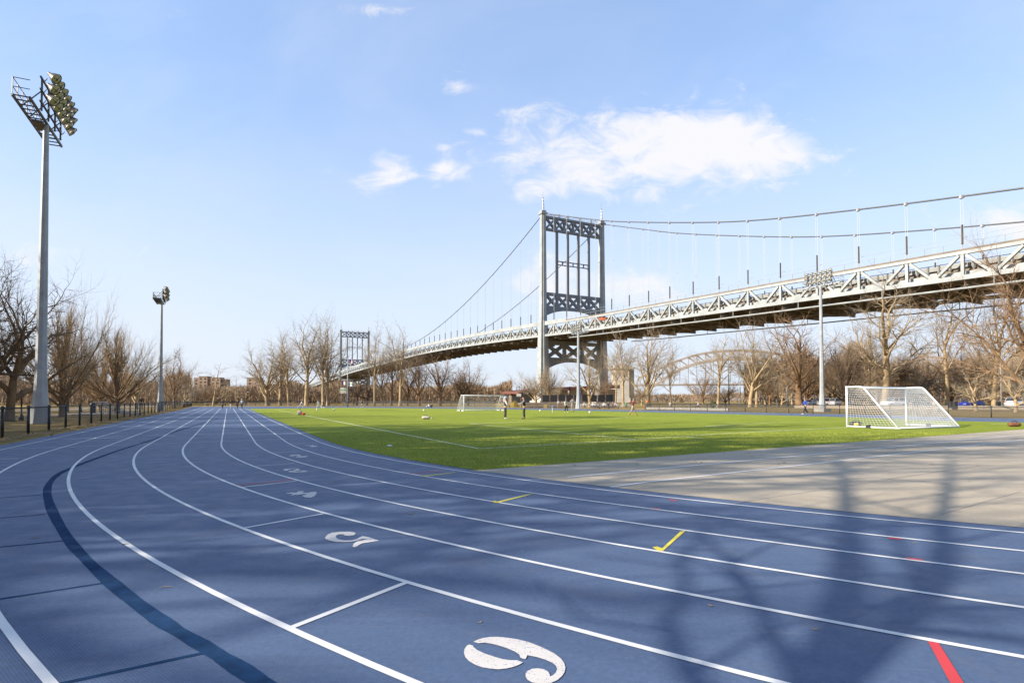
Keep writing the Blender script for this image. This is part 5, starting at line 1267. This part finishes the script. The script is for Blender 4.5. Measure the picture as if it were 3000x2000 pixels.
# flagpole with yard
yf = 128; pf = AT(1018, yf, 0); hf = ZAT(1046, yf); t = empty('flagpole', pf, 0, 'white flagpole with crossarm and flags before the far bridge tower', 'flagpole')
MB().tube([(0, 0, 0), (0, 0, hf)], [.16, .09], 8).build('pole', M['pole_white'], t, True); zy = ZAT(1112, yf)
MB().tube([(-1.35, 0, zy), (1.35, 0, zy)], .07, 6).build('yard', M['pole_white'], t, True); MB().ball((0, 0, hf + .1), .16, 6).build('finial', M['dark_metal'], t, True)
MB().tube([(.05, 0, hf - 2.5), (1.5, 0, hf - .8)], .05, 5).build('gaff', M['pole_white'], t, True)
def flag(loc, w, h, bands, vertical=False, canton=None, name='flag'):
    root = None; n = 8
    for k, col in enumerate(bands):
        b = MB()
        for j in range(n + 1):
            u0 = j / n
            if vertical: x = w * (k + u0) / len(bands); zt, zb = 0, -h
            else: x = w * u0; zt, zb = -h * k / len(bands), -h * (k + 1) / len(bands)
            yv = .12 * math.sin(x / w * 7) ; dz = -.1 * x
            b.v += [V((loc[0] + x, loc[1] + yv, loc[2] + zt + dz)), V((loc[0] + x, loc[1] + yv, loc[2] + zb + dz))]
        for j in range(n): b.f.append((2 * j, 2 * j + 1, 2 * j + 3, 2 * j + 2))
        o = b.build(name if root is None else 'stripe', cloth('f%.2f%.2f%.2f' % col, col), root or t)
        root = root or o
    if canton:
        b = MB(); n = 4
        for j in range(n + 1):
            x = w * .42 * j / n; yv = .12 * math.sin(x / w * 7) - .012; dz = -.1 * x; b.v += [V((loc[0] + x, loc[1] + yv, loc[2] + dz)), V((loc[0] + x, loc[1] + yv, loc[2] - h * .54 + dz))]
        for j in range(n): b.f.append((2 * j, 2 * j + 1, 2 * j + 3, 2 * j + 2))
        b.build('canton', cloth('canton', canton), root)
RD, WH, BL, OR = (.55, .06, .06), (.75, .75, .75), (.04, .07, .26), (.75, .30, .05)
o = flag((.35, 0, hf - .55), 1.05, .85, [RD, WH] * 3 + [RD], False, BL)
flag((-1.3, 0, zy - .35), 1.15, .75, [BL, WH, OR], True); flag((.15, 0, zy - .5), 1.2, .9, [WH, (.35, .5, .3), WH], False)
# painted banner under the far tower
yb = 300; pbn = AT(1006, yb, 0); z0, z1 = ZAT(1152, yb), ZAT(1135, yb); t = empty('billboard', pbn, 0, 'white billboard with green and yellow shapes under the far bridge tower', 'billboard')
MB().box((0, 0, (z0 + z1) / 2), (3.2, .3, z1 - z0)).build('panel', M['wall_white'], t); MB().prism([(-1.4, -.18, z1 - .9), (1.4, -.18, z1 - 1.2), (1.4, -.18, z1 - 1.9), (-.2, -.18, z1 - 1.5), (-1.4, -.18, z1 - 1.7)], (0, .02, 0)).build('green_shape', cloth('green', (.10, .38, .20)), t)
MB().prism([(.5, -.18, z1 - 1.75), (1.3, -.18, z1 - 2.0), (1.2, -.18, z1 - 2.4), (.6, -.18, z1 - 2.3)], (0, .02, 0)).build('yellow_shape', cloth('yellow', (.75, .6, .05)), t)
for x in (-1.2, 1.2): MB().box((x, 0, z0 / 2), (.2, .2, z0)).build('post', M['galv'], t)
# ------------------------------------------------------------------ vehicles
def car(px, y, rz, kind, col, label, base=0.0):
    p = AT(px, y, base); t = empty('parked_car', p, rz, label, 'car', 'cars along the park road')
    paint = mat('car_paint_' + label[:12], col, .28, .1, var=.03)
    W2 = .88
    if kind == 'sedan': L2, prof, cab = 2.35, [(-2.35, .35, .78), (-2.25, .25, .92), (-1.2, .24, 1.0), (.9, .24, .98), (2.1, .24, .84), (2.33, .3, .66)], [(-1.75, 1.0, .8), (-1.0, 1.40, .62), (.15, 1.42, .62), (1.15, .98, .78)]
    else: L2, prof, cab = 2.4, [(-2.4, .4, 1.0), (-2.32, .3, 1.12), (-1.0, .3, 1.14), (.9, .3, 1.12), (2.2, .3, 1.0), (2.38, .38, .8)], [(-2.25, 1.12, .8), (-1.95, 1.74, .66), (.35, 1.78, .68), (1.2, 1.12, .8)]
    b = MB()
    for x, zl, zh in prof:
        ring = [(-W2 * .92, zl), (-W2, zl + .15), (-W2 * .98, (zl + zh) / 2), (-W2 * .9, zh), (0, zh + .03), (W2 * .9, zh), (W2 * .98, (zl + zh) / 2), (W2, zl + .15), (W2 * .92, zl)]
        b.v += [V((x, yy_, z)) for yy_, z in ring]
    n = 9
    for i in range(len(prof) - 1):
        for k in range(n): b.f.append((i * n + k, i * n + (k + 1) % n, (i + 1) * n + (k + 1) % n, (i + 1) * n + k))
    b.f.append(tuple(range(n - 1, -1, -1))); b.f.append(tuple((len(prof) - 1) * n + k for k in range(n)))
    bd = fix_normals(b.build('body', paint, t, True))
    g_ = MB()
    for x, z, w in cab: g_.v += [V((x, -w, z)), V((x, w, z))]
    lo = len(g_.v); (xa, za, wa), (xb, zb, wb) = cab[0], cab[-1]
    g_.f += [(0, 1, 3, 2), (2, 3, 5, 4), (4, 5, 7, 6), (0, 2, 4, 6), (1, 7, 5, 3), (0, 6, 7, 1)]
    fix_normals(g_.build('cabin_glass', M['pane'], t))
    r = MB(); (x1, z1, w1), (x2, z2, w2) = cab[1], cab[2]; r.prism([(x1, -w1 - .01, z1), (x1, w1 + .01, z1), (x2, w2 + .01, z2), (x2, -w2 - .01, z2)], (0, 0, .035))
    for (xa, za, wa), (xb, zb, wb) in zip(cab, cab[1:]):
        for s in (-1, 1): r.bar((xa, s * (wa + .005), za), (xb, s * (wb + .005), zb), .06, .07)
    r.bar((-.35, -cab[1][2] - .04, cab[2][1]), (-.35, -cab[0][2] - .02, cab[0][1]), .07, .05); r.bar((-.35, cab[1][2] + .04, cab[2][1]), (-.35, cab[0][2] + .02, cab[0][1]), .07, .05)
    r.build('roof', paint, t)
    for x in (-1.42, 1.42):
        for s in (-1, 1):
            w = MB().lathe([(.2, -.11), (.31, -.11), (.335, -.07), (.335, .07), (.31, .11), (.2, .11)], 16, Matrix.Translation((x, s * .80, .335)) @ Matrix.Rotation(PI / 2, 4, 'X')).build('wheel', M['rubber'], t)
            MB().lathe([(.2, -.115), (.19, -.09), (.05, -.10), (.05, .10), (.19, .09), (.2, .115)], 12, Matrix.Translation((x, s * .80, .335)) @ Matrix.Rotation(PI / 2, 4, 'X')).build('rim', M['chrome'], w)
    for s in (-1, 1):
        MB().box((L2 - .06, s * .62, prof[-1][2] - .02), (.10, .34, .13)).build('headlight', M['chrome'], t); MB().box((-L2 + .03, s * .64, prof[0][2] - .02), (.10, .3, .14)).build('tail_light', M['red_paint'], t)
        MB().box((.85, s * (W2 + .09), cab[0][1] + .05), (.14, .16, .11)).build('mirror', paint, t)
    return t
YR = 105
car(2845, YR, PI + .28, 'sedan', (.02, .035, .28), 'deep blue sedan parked behind the right fence', .25)
car(2619, YR + 2, PI + .2, 'suv', (.7, .7, .7), 'white station wagon seen through the goal net', .25)
car(2985, YR - 3, .3, 'suv', (.68, .68, .68), 'white car cut off by the right picture edge', .25)
car(2400, 128, PI - .1, 'suv', (.7, .69, .67), 'white car behind the white floodlight pole', .2)
car(2461, 124, .3, 'suv', (.42, .43, .45), 'silver car left of the near goal', .2)
car(2375, 136, .1, 'sedan', (.66, .66, .66), 'white sedan behind the jogger in blue', .2)
car(2690, YR + 2, .25, 'sedan', (.05, .05, .06), 'dark sedan seen through the right half of the goal net', .25)
# park road and low kerb wall
road_l = [AT(2100, 150), AT(2400, 128), AT(2700, 106), AT(3000, 98), AT(3300, 92)]
mb = ribbon(MB(), road_l, 9, .0); o = up_faces(mb.build('road', M['road'])); o['kind'] = 'structure'
pts = [AT(2330, 112), AT(2480, 103), AT(2700, 95), AT(2900, 90), AT(3150, 84)]
t = empty('low_wall', pts[0], 0, 'long low tan kerb wall in front of the parked cars', 'wall'); b = MB()
for a, c in zip(pts, pts[1:]): b.bar(a + V((0, 0, .28)) - t.location, c + V((0, 0, .28)) - t.location, .5, .56)
b.build('wall_body', M['tan_stone'], t); b = MB()
for a, c in zip(pts, pts[1:]): b.bar(a + V((0, 0, .60)) - t.location, c + V((0, 0, .60)) - t.location, .62, .07)
b.build('coping', M['stone'], t)
for px, y, lab in ((2787, 92, 'black square bin by the blue car'), (2798, 90, 'small dark box at the kerb wall under the blue car'), (2925, 92, 'small dark bin at the foot of the right street lamp')):
    p = AT(px, y, .25); t = empty('litter_bin', p, 0, lab, 'litter bin'); MB().lathe([(.3, 0), (.34, .04), (.34, .9), (.36, .92)], 8).build('bin_body', M['black_steel'], t); MB().lathe([(.37, .92), (.30, 1.02), (.05, 1.06)], 8).build('lid', M['black_steel'], t)
# paths: strips of pavement
def strip(pix, w, name='path', m='path'):
    o = up_faces(ribbon(MB(), [G(*p) for p in pix], w, -.012).build(name, M[m])); o['kind'] = 'structure'
strip([(-200, 1228), (60, 1221.5), (150, 1216), (260, 1209), (420, 1199)], 1.6); strip([(-250, 1207), (130, 1200.5), (330, 1193), (480, 1188)], 5.0)
strip([(2300, 1196), (2500, 1198), (2760, 1203.5), (3000, 1207.5), (3300, 1213)], 1.1)
strip([(1890, 1197), (2010, 1199), (2140, 1201.5)], 6)
# pale low wall and tables along the middle of the far straight
pts = [G(1895, 1198.5), G(2010, 1200.5), G(2135, 1203.2)]
t = empty('low_wall', pts[0], 0, 'white concrete wall along the far straight in front of the arch', 'wall'); b = MB()
for a, c in zip(pts, pts[1:]): b.bar(a + V((0, 0, .18)) - t.location, c + V((0, 0, .18)) - t.location, .3, .36)
b.build('wall_body', M['concrete'], t)
for k, (px, lab) in enumerate(((1990, 'white picnic table left of the group behind the white wall'), (2030, 'white picnic table in the middle behind the white wall'), (2062, 'white picnic table right of the middle behind the white wall'), (2106, 'white picnic table at the right end behind the white wall'))):
    p = AT(px, 100, 0); t = empty('picnic_table', p, .1 * k, lab, 'table', 'picnic tables behind the white wall'); MB().box((0, 0, .74), (1.9, .75, .06)).build('table_top', M['stone'], t)
    for s in (-1, 1): MB().box((0, s * .65, .44), (1.9, .28, .05)).build('bench_plank', M['stone'], t); MB().bar((s * .6, -.6, 0), (s * .6, .1, .72), .07, .07).build('leg', M['concrete'], t); MB().bar((s * .6, .6, 0), (s * .6, -.1, .70), .06, .07).build('leg', M['concrete'], t)
person(2046, 1200, 1.7, 'sit', 90, 'seated person in white and black behind the white wall', (.6, .6, .6), K_, y=99)
person(1962, 1200, 1.7, 'sit', -60, 'seated person in pale grey at the left picnic table', (.5, .5, .5), (.3, .3, .32), y=99.5)
p = AT(2090, 104, 0); t = empty('shrub', p, 0, 'round dark green clipped shrub behind the white wall', 'shrub'); b = MB(); R9 = random.Random(9)
for k in range(900):
    d = V((R9.gauss(0, 1), R9.gauss(0, 1), R9.gauss(0, 1))).normalized(); q = d * R9.uniform(.5, .68); q.z += .72; u = d.orthogonal().normalized() * .07; v = d.cross(u); n = len(b.v); b.v += [q - u, q + v * .7, q + u, q - v * .7]; b.f.append((n, n + 1, n + 2, n + 3))
b.build('foliage', mat('shrub_leaf', (.05, .075, .02), .8, var=.3, scale=8), t); MB().tube([(0, 0, 0), (0, 0, .5)], .06, 6).build('stem', M['bark_brown'], t)
# dark windscreen fence and bleachers below the near tower
t = empty('windscreen_fence', AT(1585, 128), 0, 'tall black windscreen fence running below the near bridge tower', 'fence'); b = MB()
x0, x1 = AT(1588, 128).x - t.location.x, AT(1797, 128).x - t.location.x; zt = ZAT(1157, 128); zl = ZAT(1177, 128)
nP = 9
for k in range(nP): 
    xa, xb = x0 + (x1 - x0) * k / nP + .12, x0 + (x1 - x0) * (k + 1) / nP - .12; MB().box(((xa + xb) / 2, 0, (zl + zt + (k % 3) * .12) / 2), (xb - xa, .05, zt - zl)).build('screen_panel', M['black_steel'], t)
for k in range(nP + 1): MB().tube([(x0 + (x1 - x0) * k / nP, 0, 0), (x0 + (x1 - x0) * k / nP, 0, zt + .1)], .06, 6).build('post', M['bench_wood'], t)
for px, wpx, lab in ((1565, 60, 'tan bleacher bank left of the near tower leg'), (1650, 90, 'brown bleacher bank below the black windscreen'), (1770, 70, 'brown bleacher bank right of the tower')):
    p = AT(px, 112, 0); w = wpx / F * 112; t = empty('bleachers', p, 0, lab, 'bleachers')
    for k in range(3): MB().box((0, k * .6, .35 + k * .3), (w, .35, .07)).build('seat_plank', M['tan_stone'], t)
    MB().box((0, 2.0, .55), (w, .08, 1.1)).build('back_panel', M['bench_wood'], t)
    for x in (-w * .45, 0, w * .45): MB().bar((x, -.1, 0), (x, 1.8, 1.0), .08, .08).build('bleacher_frame', M['galv'], t)
# ------------------------------------------------------------------ buildings beyond the trees
def block(name, parts, y, label, m, rows=6, wm='pane', cat='building'):
    """parts: (px0, px1, py_top) masses; windows on the fronts"""
    cx = sum(p[0] + p[1] for p in parts) / 2 / len(parts); root = empty(name, AT(cx, y), 0, label, cat); nW = 0; proto = None
    for j, (a, b, top) in enumerate(parts):
        xa, xb = AT(a, y).x - root.location.x, AT(b, y).x - root.location.x; h = ZAT(top, y); dep = min(18, max(8, (xb - xa) * .8)); off = (j % 2) * 2.2
        wl = MB().box(((xa + xb) / 2, dep / 2 - off, h / 2), (xb - xa, dep, h)).build('wall', M[m], root)
        MB().box(((xa + xb) / 2, dep / 2 - off, h + .2), (xb - xa + .5, dep + .5, .5)).build('parapet', M[m], wl)
        nc = max(2, int((xb - xa) / 4.2)); nr = min(rows, max(2, int(h / 3.4)))
        for r in range(nr):
            for c in range(nc):
                if nW >= 96: continue
                if proto is None:
                    proto = MB().box((0, 0, 0), (1.9, .14, 1.5)).build('window', M[wm], root); w = proto
                else: w = proto.copy(); link(w, root)
                w.location = (xa + (xb - xa) * (c + .5) / nc, -off - .04, h - 2.2 - r * 3.3); nW += 1
    return root
block('apartment_block', [(567, 595, 1107.5), (585, 610, 1103), (606, 624, 1110), (620, 648, 1106.5), (645, 662, 1111.5)], 560, 'stepped brown brick tower block left of the walkers', 'brick')
block('apartment_block', [(722, 758, 1107), (752, 767, 1113)], 570, 'brown brick tower block right of the walkers with a pale stair tower', 'brick')
block('apartment_block', [(484, 516, 1101)], 540, 'dark brick block behind the tree right of the second floodlight pole', 'brick', 5)
block('apartment_block', [(664, 690, 1134), (688, 712, 1138)], 620, 'low pale block between the two brick tower blocks', 'brick_pale', 4)
block('apartment_block', [(395, 440, 1128), (440, 470, 1126)], 600, 'low brown block left of the second floodlight pole', 'brick', 4)
block('apartment_block', [(1080, 1098, 1128), (1098, 1112, 1132)], 480, 'grey housing block right of the far bridge tower', 'brick_pale')
block('apartment_block', [(1108, 1136, 1131)], 500, 'pale housing slab second right of the far bridge tower', 'wall_white', 5)
block('apartment_block', [(1124, 1150, 1122), (1150, 1186, 1114)], 530, 'tall brick housing slab under the bridge span', 'brick', 6)
block('apartment_block', [(1186, 1215, 1136), (1228, 1262, 1140)], 520, 'low tan housing row under the middle of the bridge span', 'brick_pale', 4)
block('apartment_block', [(2489, 2550, 1050)], 330, 'cream tower block rising behind the trees left of the tallest plane tree', 'brick_pale', 7)
block('warehouse', [(2004, 2042, 1174), (2042, 2062, 1178)], 560, 'low white warehouse far under the steel arch', 'wall_white', 2)
block('warehouse', [(1905, 1945, 1176), (1945, 1972, 1172)], 560, 'low grey-green shed left of the storage tank', 'brick_pale', 2)
block('house', [(2600, 2665, 1113), (2665, 2740, 1108)], 240, 'long brown house half hidden by the trees behind the goal', 'brick', 3)
yt = 520; p = AT(1987, yt); t = empty('storage_tank', p, 0, 'pale cylindrical storage tank far under the steel arch', 'tank'); rt = 15 / F * yt; ht = ZAT(1167, yt)
MB().lathe([(rt, 0), (rt, ht), (rt * .98, ht + .3), (.3, ht + 1.4)], 24).build('tank_shell', M['stone'], t, True)
MB().tube([(rt * .9, 0, ht), (rt * .9, 0, ht + .9)], .08, 5).build('roof_rail', M['galv'], t)
p = AT(1996, 505); hh = ZAT(1155, 505); t = empty('chimney', p, 0, 'thin dark chimney in front of the storage tank', 'chimney'); MB().lathe([(.9, 0), (.75, hh - 1), (1.2, hh - .8), (1.2, hh)], 10).build('shaft', M['black_steel'], t)
# ------------------------------------------------------------------ the steel arch bridge, its pylon and viaduct
YA = 800.0
ar = empty('arch_bridge', AT(2165, YA), 0, 'pale pink steel through arch railway bridge behind the trees on the right', 'bridge'); ax0 = ar.location.copy()
def AP(px, py, dy=0.0): p = AT(px, YA + dy, ZAT(py, YA)); return p - ax0
UP = [(1862, 1112), (1890, 1098), (1920, 1085), (1963, 1064), (2030, 1041), (2093, 1029), (2165, 1025), (2237, 1029), (2300, 1041), (2367, 1064), (2410, 1085), (2440, 1098), (2468, 1112)]
LO = [(1852, 1172), (1880, 1153), (1915, 1130), (1953, 1106), (2004, 1076), (2080, 1056), (2165, 1050), (2250, 1056), (2326, 1076), (2377, 1106), (2415, 1130), (2450, 1153), (2478, 1172)]
def interp(tab, x):
    for (a, ya), (b, yb_) in zip(tab, tab[1:]):
        if x <= b: 
            i = tab.index((a, ya)); x0, y0 = tab[max(i - 1, 0)]; x3, y3 = tab[min(i + 2, len(tab) - 1)]; t = (x - a) / (b - a)
            m1 = (yb_ - y0) / max(b - x0, 1) * (b - a); m2 = (y3 - ya) / max(x3 - a, 1) * (b - a)
            return (2*t**3 - 3*t*t + 1) * ya + (t**3 - 2*t*t + t) * m1 + (-2*t**3 + 3*t*t) * yb_ + (t**3 - t*t) * m2
    return tab[-1][1]
xs = [1868 + (2462 - 1868) * k / 24 for k in range(25)]
for dy in (0, 18):
    b = MB(); l_ = MB()
    for a, c in zip(xs, xs[1:]): b.bar(AP(a, interp(UP, a), dy), AP(c, interp(UP, c), dy), 2.0, 1.8); l_.bar(AP(a, interp(LO, a), dy), AP(c, interp(LO, c), dy), 2.2, 3.0)
    tr_ = b.build('arch_rib', M['arch_pink'], ar); l_.build('lower_chord', M['arch_pink'], tr_)
    for k, x in enumerate(xs):
        b = MB().bar(AP(x, interp(UP, x), dy), AP(x, interp(LO, x), dy), 1.1, 1.1, up=(0, 1, 0))
        if k < 24:
            x2 = xs[k + 1]
            if x < 2165: b.bar(AP(x, interp(UP, x), dy), AP(x2, interp(LO, x2), dy), .9, .9, up=(0, 1, 0))
            else: b.bar(AP(x, interp(LO, x), dy), AP(x2, interp(UP, x2), dy), .9, .9, up=(0, 1, 0))
        b.build('web_member', M['arch_pink'], tr_)
        if 1122 > interp(LO, x): MB().bar(AP(x, interp(LO, x), dy), AP(x, 1124, dy), .55, .55, up=(0, 1, 0)).build('hanger', M['steel_grey'], tr_)
b = MB(); b.bar(AP(1838, 1128.5, 9), AP(2480, 1124.5, 9), 20, 1.0); b.build('rail_deck', M['steel_grey'], ar)
b = MB(); b.bar(AP(1838, 1127, -1.2), AP(2480, 1122.5, -1.2), .5, 2.0); b.build('deck_girder', M['arch_pink'], ar)
b = MB()
for k in range(0, 24, 2): b.bar(AP(xs[k], interp(UP, xs[k])), AP(xs[k + 1], interp(UP, xs[k + 1]), 18), .9, .9)
b.build('sway_bracing', M['arch_pink'], ar)
# stone pylon
yp = 420; p = AT(1836, yp); t = empty('stone_pylon', p, 0, 'massive pale stone bridge pylon at the left end of the steel arch', 'tower'); s = yp / F
hp_ = ZAT(1080, yp); MB().box((-(1836 - 1822) * s, 6, hp_ / 2), (40 * s, 16, hp_)).box((-(1836 - 1822) * s, 6, .6), (46 * s, 18, 6)).build('shaft', M['stone'], t)
MB().box((15 * s, 9, hp_ / 2 - .3), (18 * s, 14, hp_ - .6)).build('shaded_side_shaft', M['tan_stone'], t)  # darker stone paints the unlit right flank of the pylon
MB().box((-8 * s, 6.5, hp_ + .6), (62 * s, 18.5, 1.4)).box((-14 * s, 6.5, hp_ + 1.8), (44 * s, 15, 1.2)).build('cornice', M['stone'], t)
for k in range(3): MB().box((-(1836 - 1810 - k * 12) * s, -2.02, hp_ - 3.4), (3.5 * s, .3, 3.2)).build('niche', M['tan_stone'], t)
# red viaduct with piers
yv = 330; t = empty('viaduct', AT(1650, yv), 0, 'rust red railway viaduct on brown piers passing behind the near tower', 'viaduct'); o0 = t.location.copy()
VP = [(1494, 1150.5, 300), (1502, 1148, 312), (1522, 1145.5, 322), (1550, 1142.5, 328), (1600, 1138.5, 330), (1700, 1134.5, 330), (1812, 1130, 330)]
pv = [AT(x, y, ZAT(py, y)) - o0 for x, py, y in VP]; b = MB()
for a, c in zip(pv, pv[1:]): b.bar(a, c, 9, 1.1)
b.build('girder', M['rust_red'], t); b = MB()
for a, c in zip(pv, pv[1:]): b.bar(a + V((0, -4.4, -1.0)), c + V((0, -4.4, -1.0)), .3, 1.0)
b.build('lower_flange', M['rust_red'], t)
for px, w in ((1610, 9), (1653, 20), (1681, 22), (1713, 20), (1745, 16), (1793, 17)):
    zt_ = ZAT(1140, yv) ; x = AT(px, yv).x - o0.x; wd_ = w * yv / F
    b = MB().box((x, 1, zt_ / 2), (wd_, 6, zt_)); b.build('pier', M['tan_stone'], t); MB().box((x, 1, zt_ - .4), (wd_ + .8, 6.8, .8)).build('pier_cap', M['stone'], t)
b = MB()
for a, c in zip(pv[:4], pv[1:5]):
    b.bar(V((a.x, a.y + 1, a.z / 2 - .8)), V((c.x, c.y + 1, c.z / 2 - .8)), 2, (a.z + c.z) / 2 - 1.6)
b.build('curved_wall', M['tan_stone'], t)
for k in range(10):
    f = k / 9 * 3; i = min(int(f), 3); q = pv[i].lerp(pv[i + 1], f - i); MB().box((q.x, q.y - .4, q.z / 2 - .6), (.5, .6, q.z - 1.2)).build('wall_rib', M['stone'], t)
for px in (1493, 1499, 1514, 1521, 1537, 1635, 1669):
    q = AT(px, 325, 0) - o0; MB().tube([V((q.x, q.y, ZAT(1146, 325))), V((q.x, q.y, ZAT(1131, 325)))], .2, 5).build('catenary_mast', M['black_steel'], t)
yk = 95; p = AT(1520, yk, 0); t = empty('basketball_hoop', p, 0, 'basketball backboard on a post left of the near tower leg', 'hoop'); zb = ZAT(1157, yk)
MB().tube([(.4, 0, 0), (.4, 0, zb * .8), (0, 0, zb)], .08, 6).build('post', M['bench_wood'], t); MB().box((0, -.1, zb), (.75, .06, .5)).build('backboard', M['stone'], t); MB().tube([(.2 * math.cos(a * PI / 6), -.32 + .2 * math.sin(a * PI / 6), zb - .2) for a in range(13)], .012, 4).build('rim', M['red_paint'], t)

p = AT(1509, 104, 0); t = empty('shrub', p, 0, 'yellow flowering shrub at the left of the near tower, before the curved wall', 'shrub'); b = MB(); R9 = random.Random(19); hs = ZAT(1170, 104)
for k in range(1400):
    d = V((R9.gauss(0, 1), R9.gauss(0, .6), abs(R9.gauss(0, 1)))).normalized(); q = d * R9.uniform(.45, 1.0); q = V((q.x * .95, q.y * .8, .25 + q.z * (hs - .3))); u = d.orthogonal().normalized() * .05; v = d.cross(u); n = len(b.v); b.v += [q - u, q + v * .7, q + u, q - v * .7]; b.f.append((n, n + 1, n + 2, n + 3))
b.build('foliage', mat('yellow_flower', (.48, .33, .04), .8, var=.3, scale=8), t); b = MB()
for k in range(9): b.tube([(0, 0, 0), (R9.uniform(-.6, .6), R9.uniform(-.3, .3), hs * .7)], .02, 4)
b.build('stem', M['bark_brown'], t)
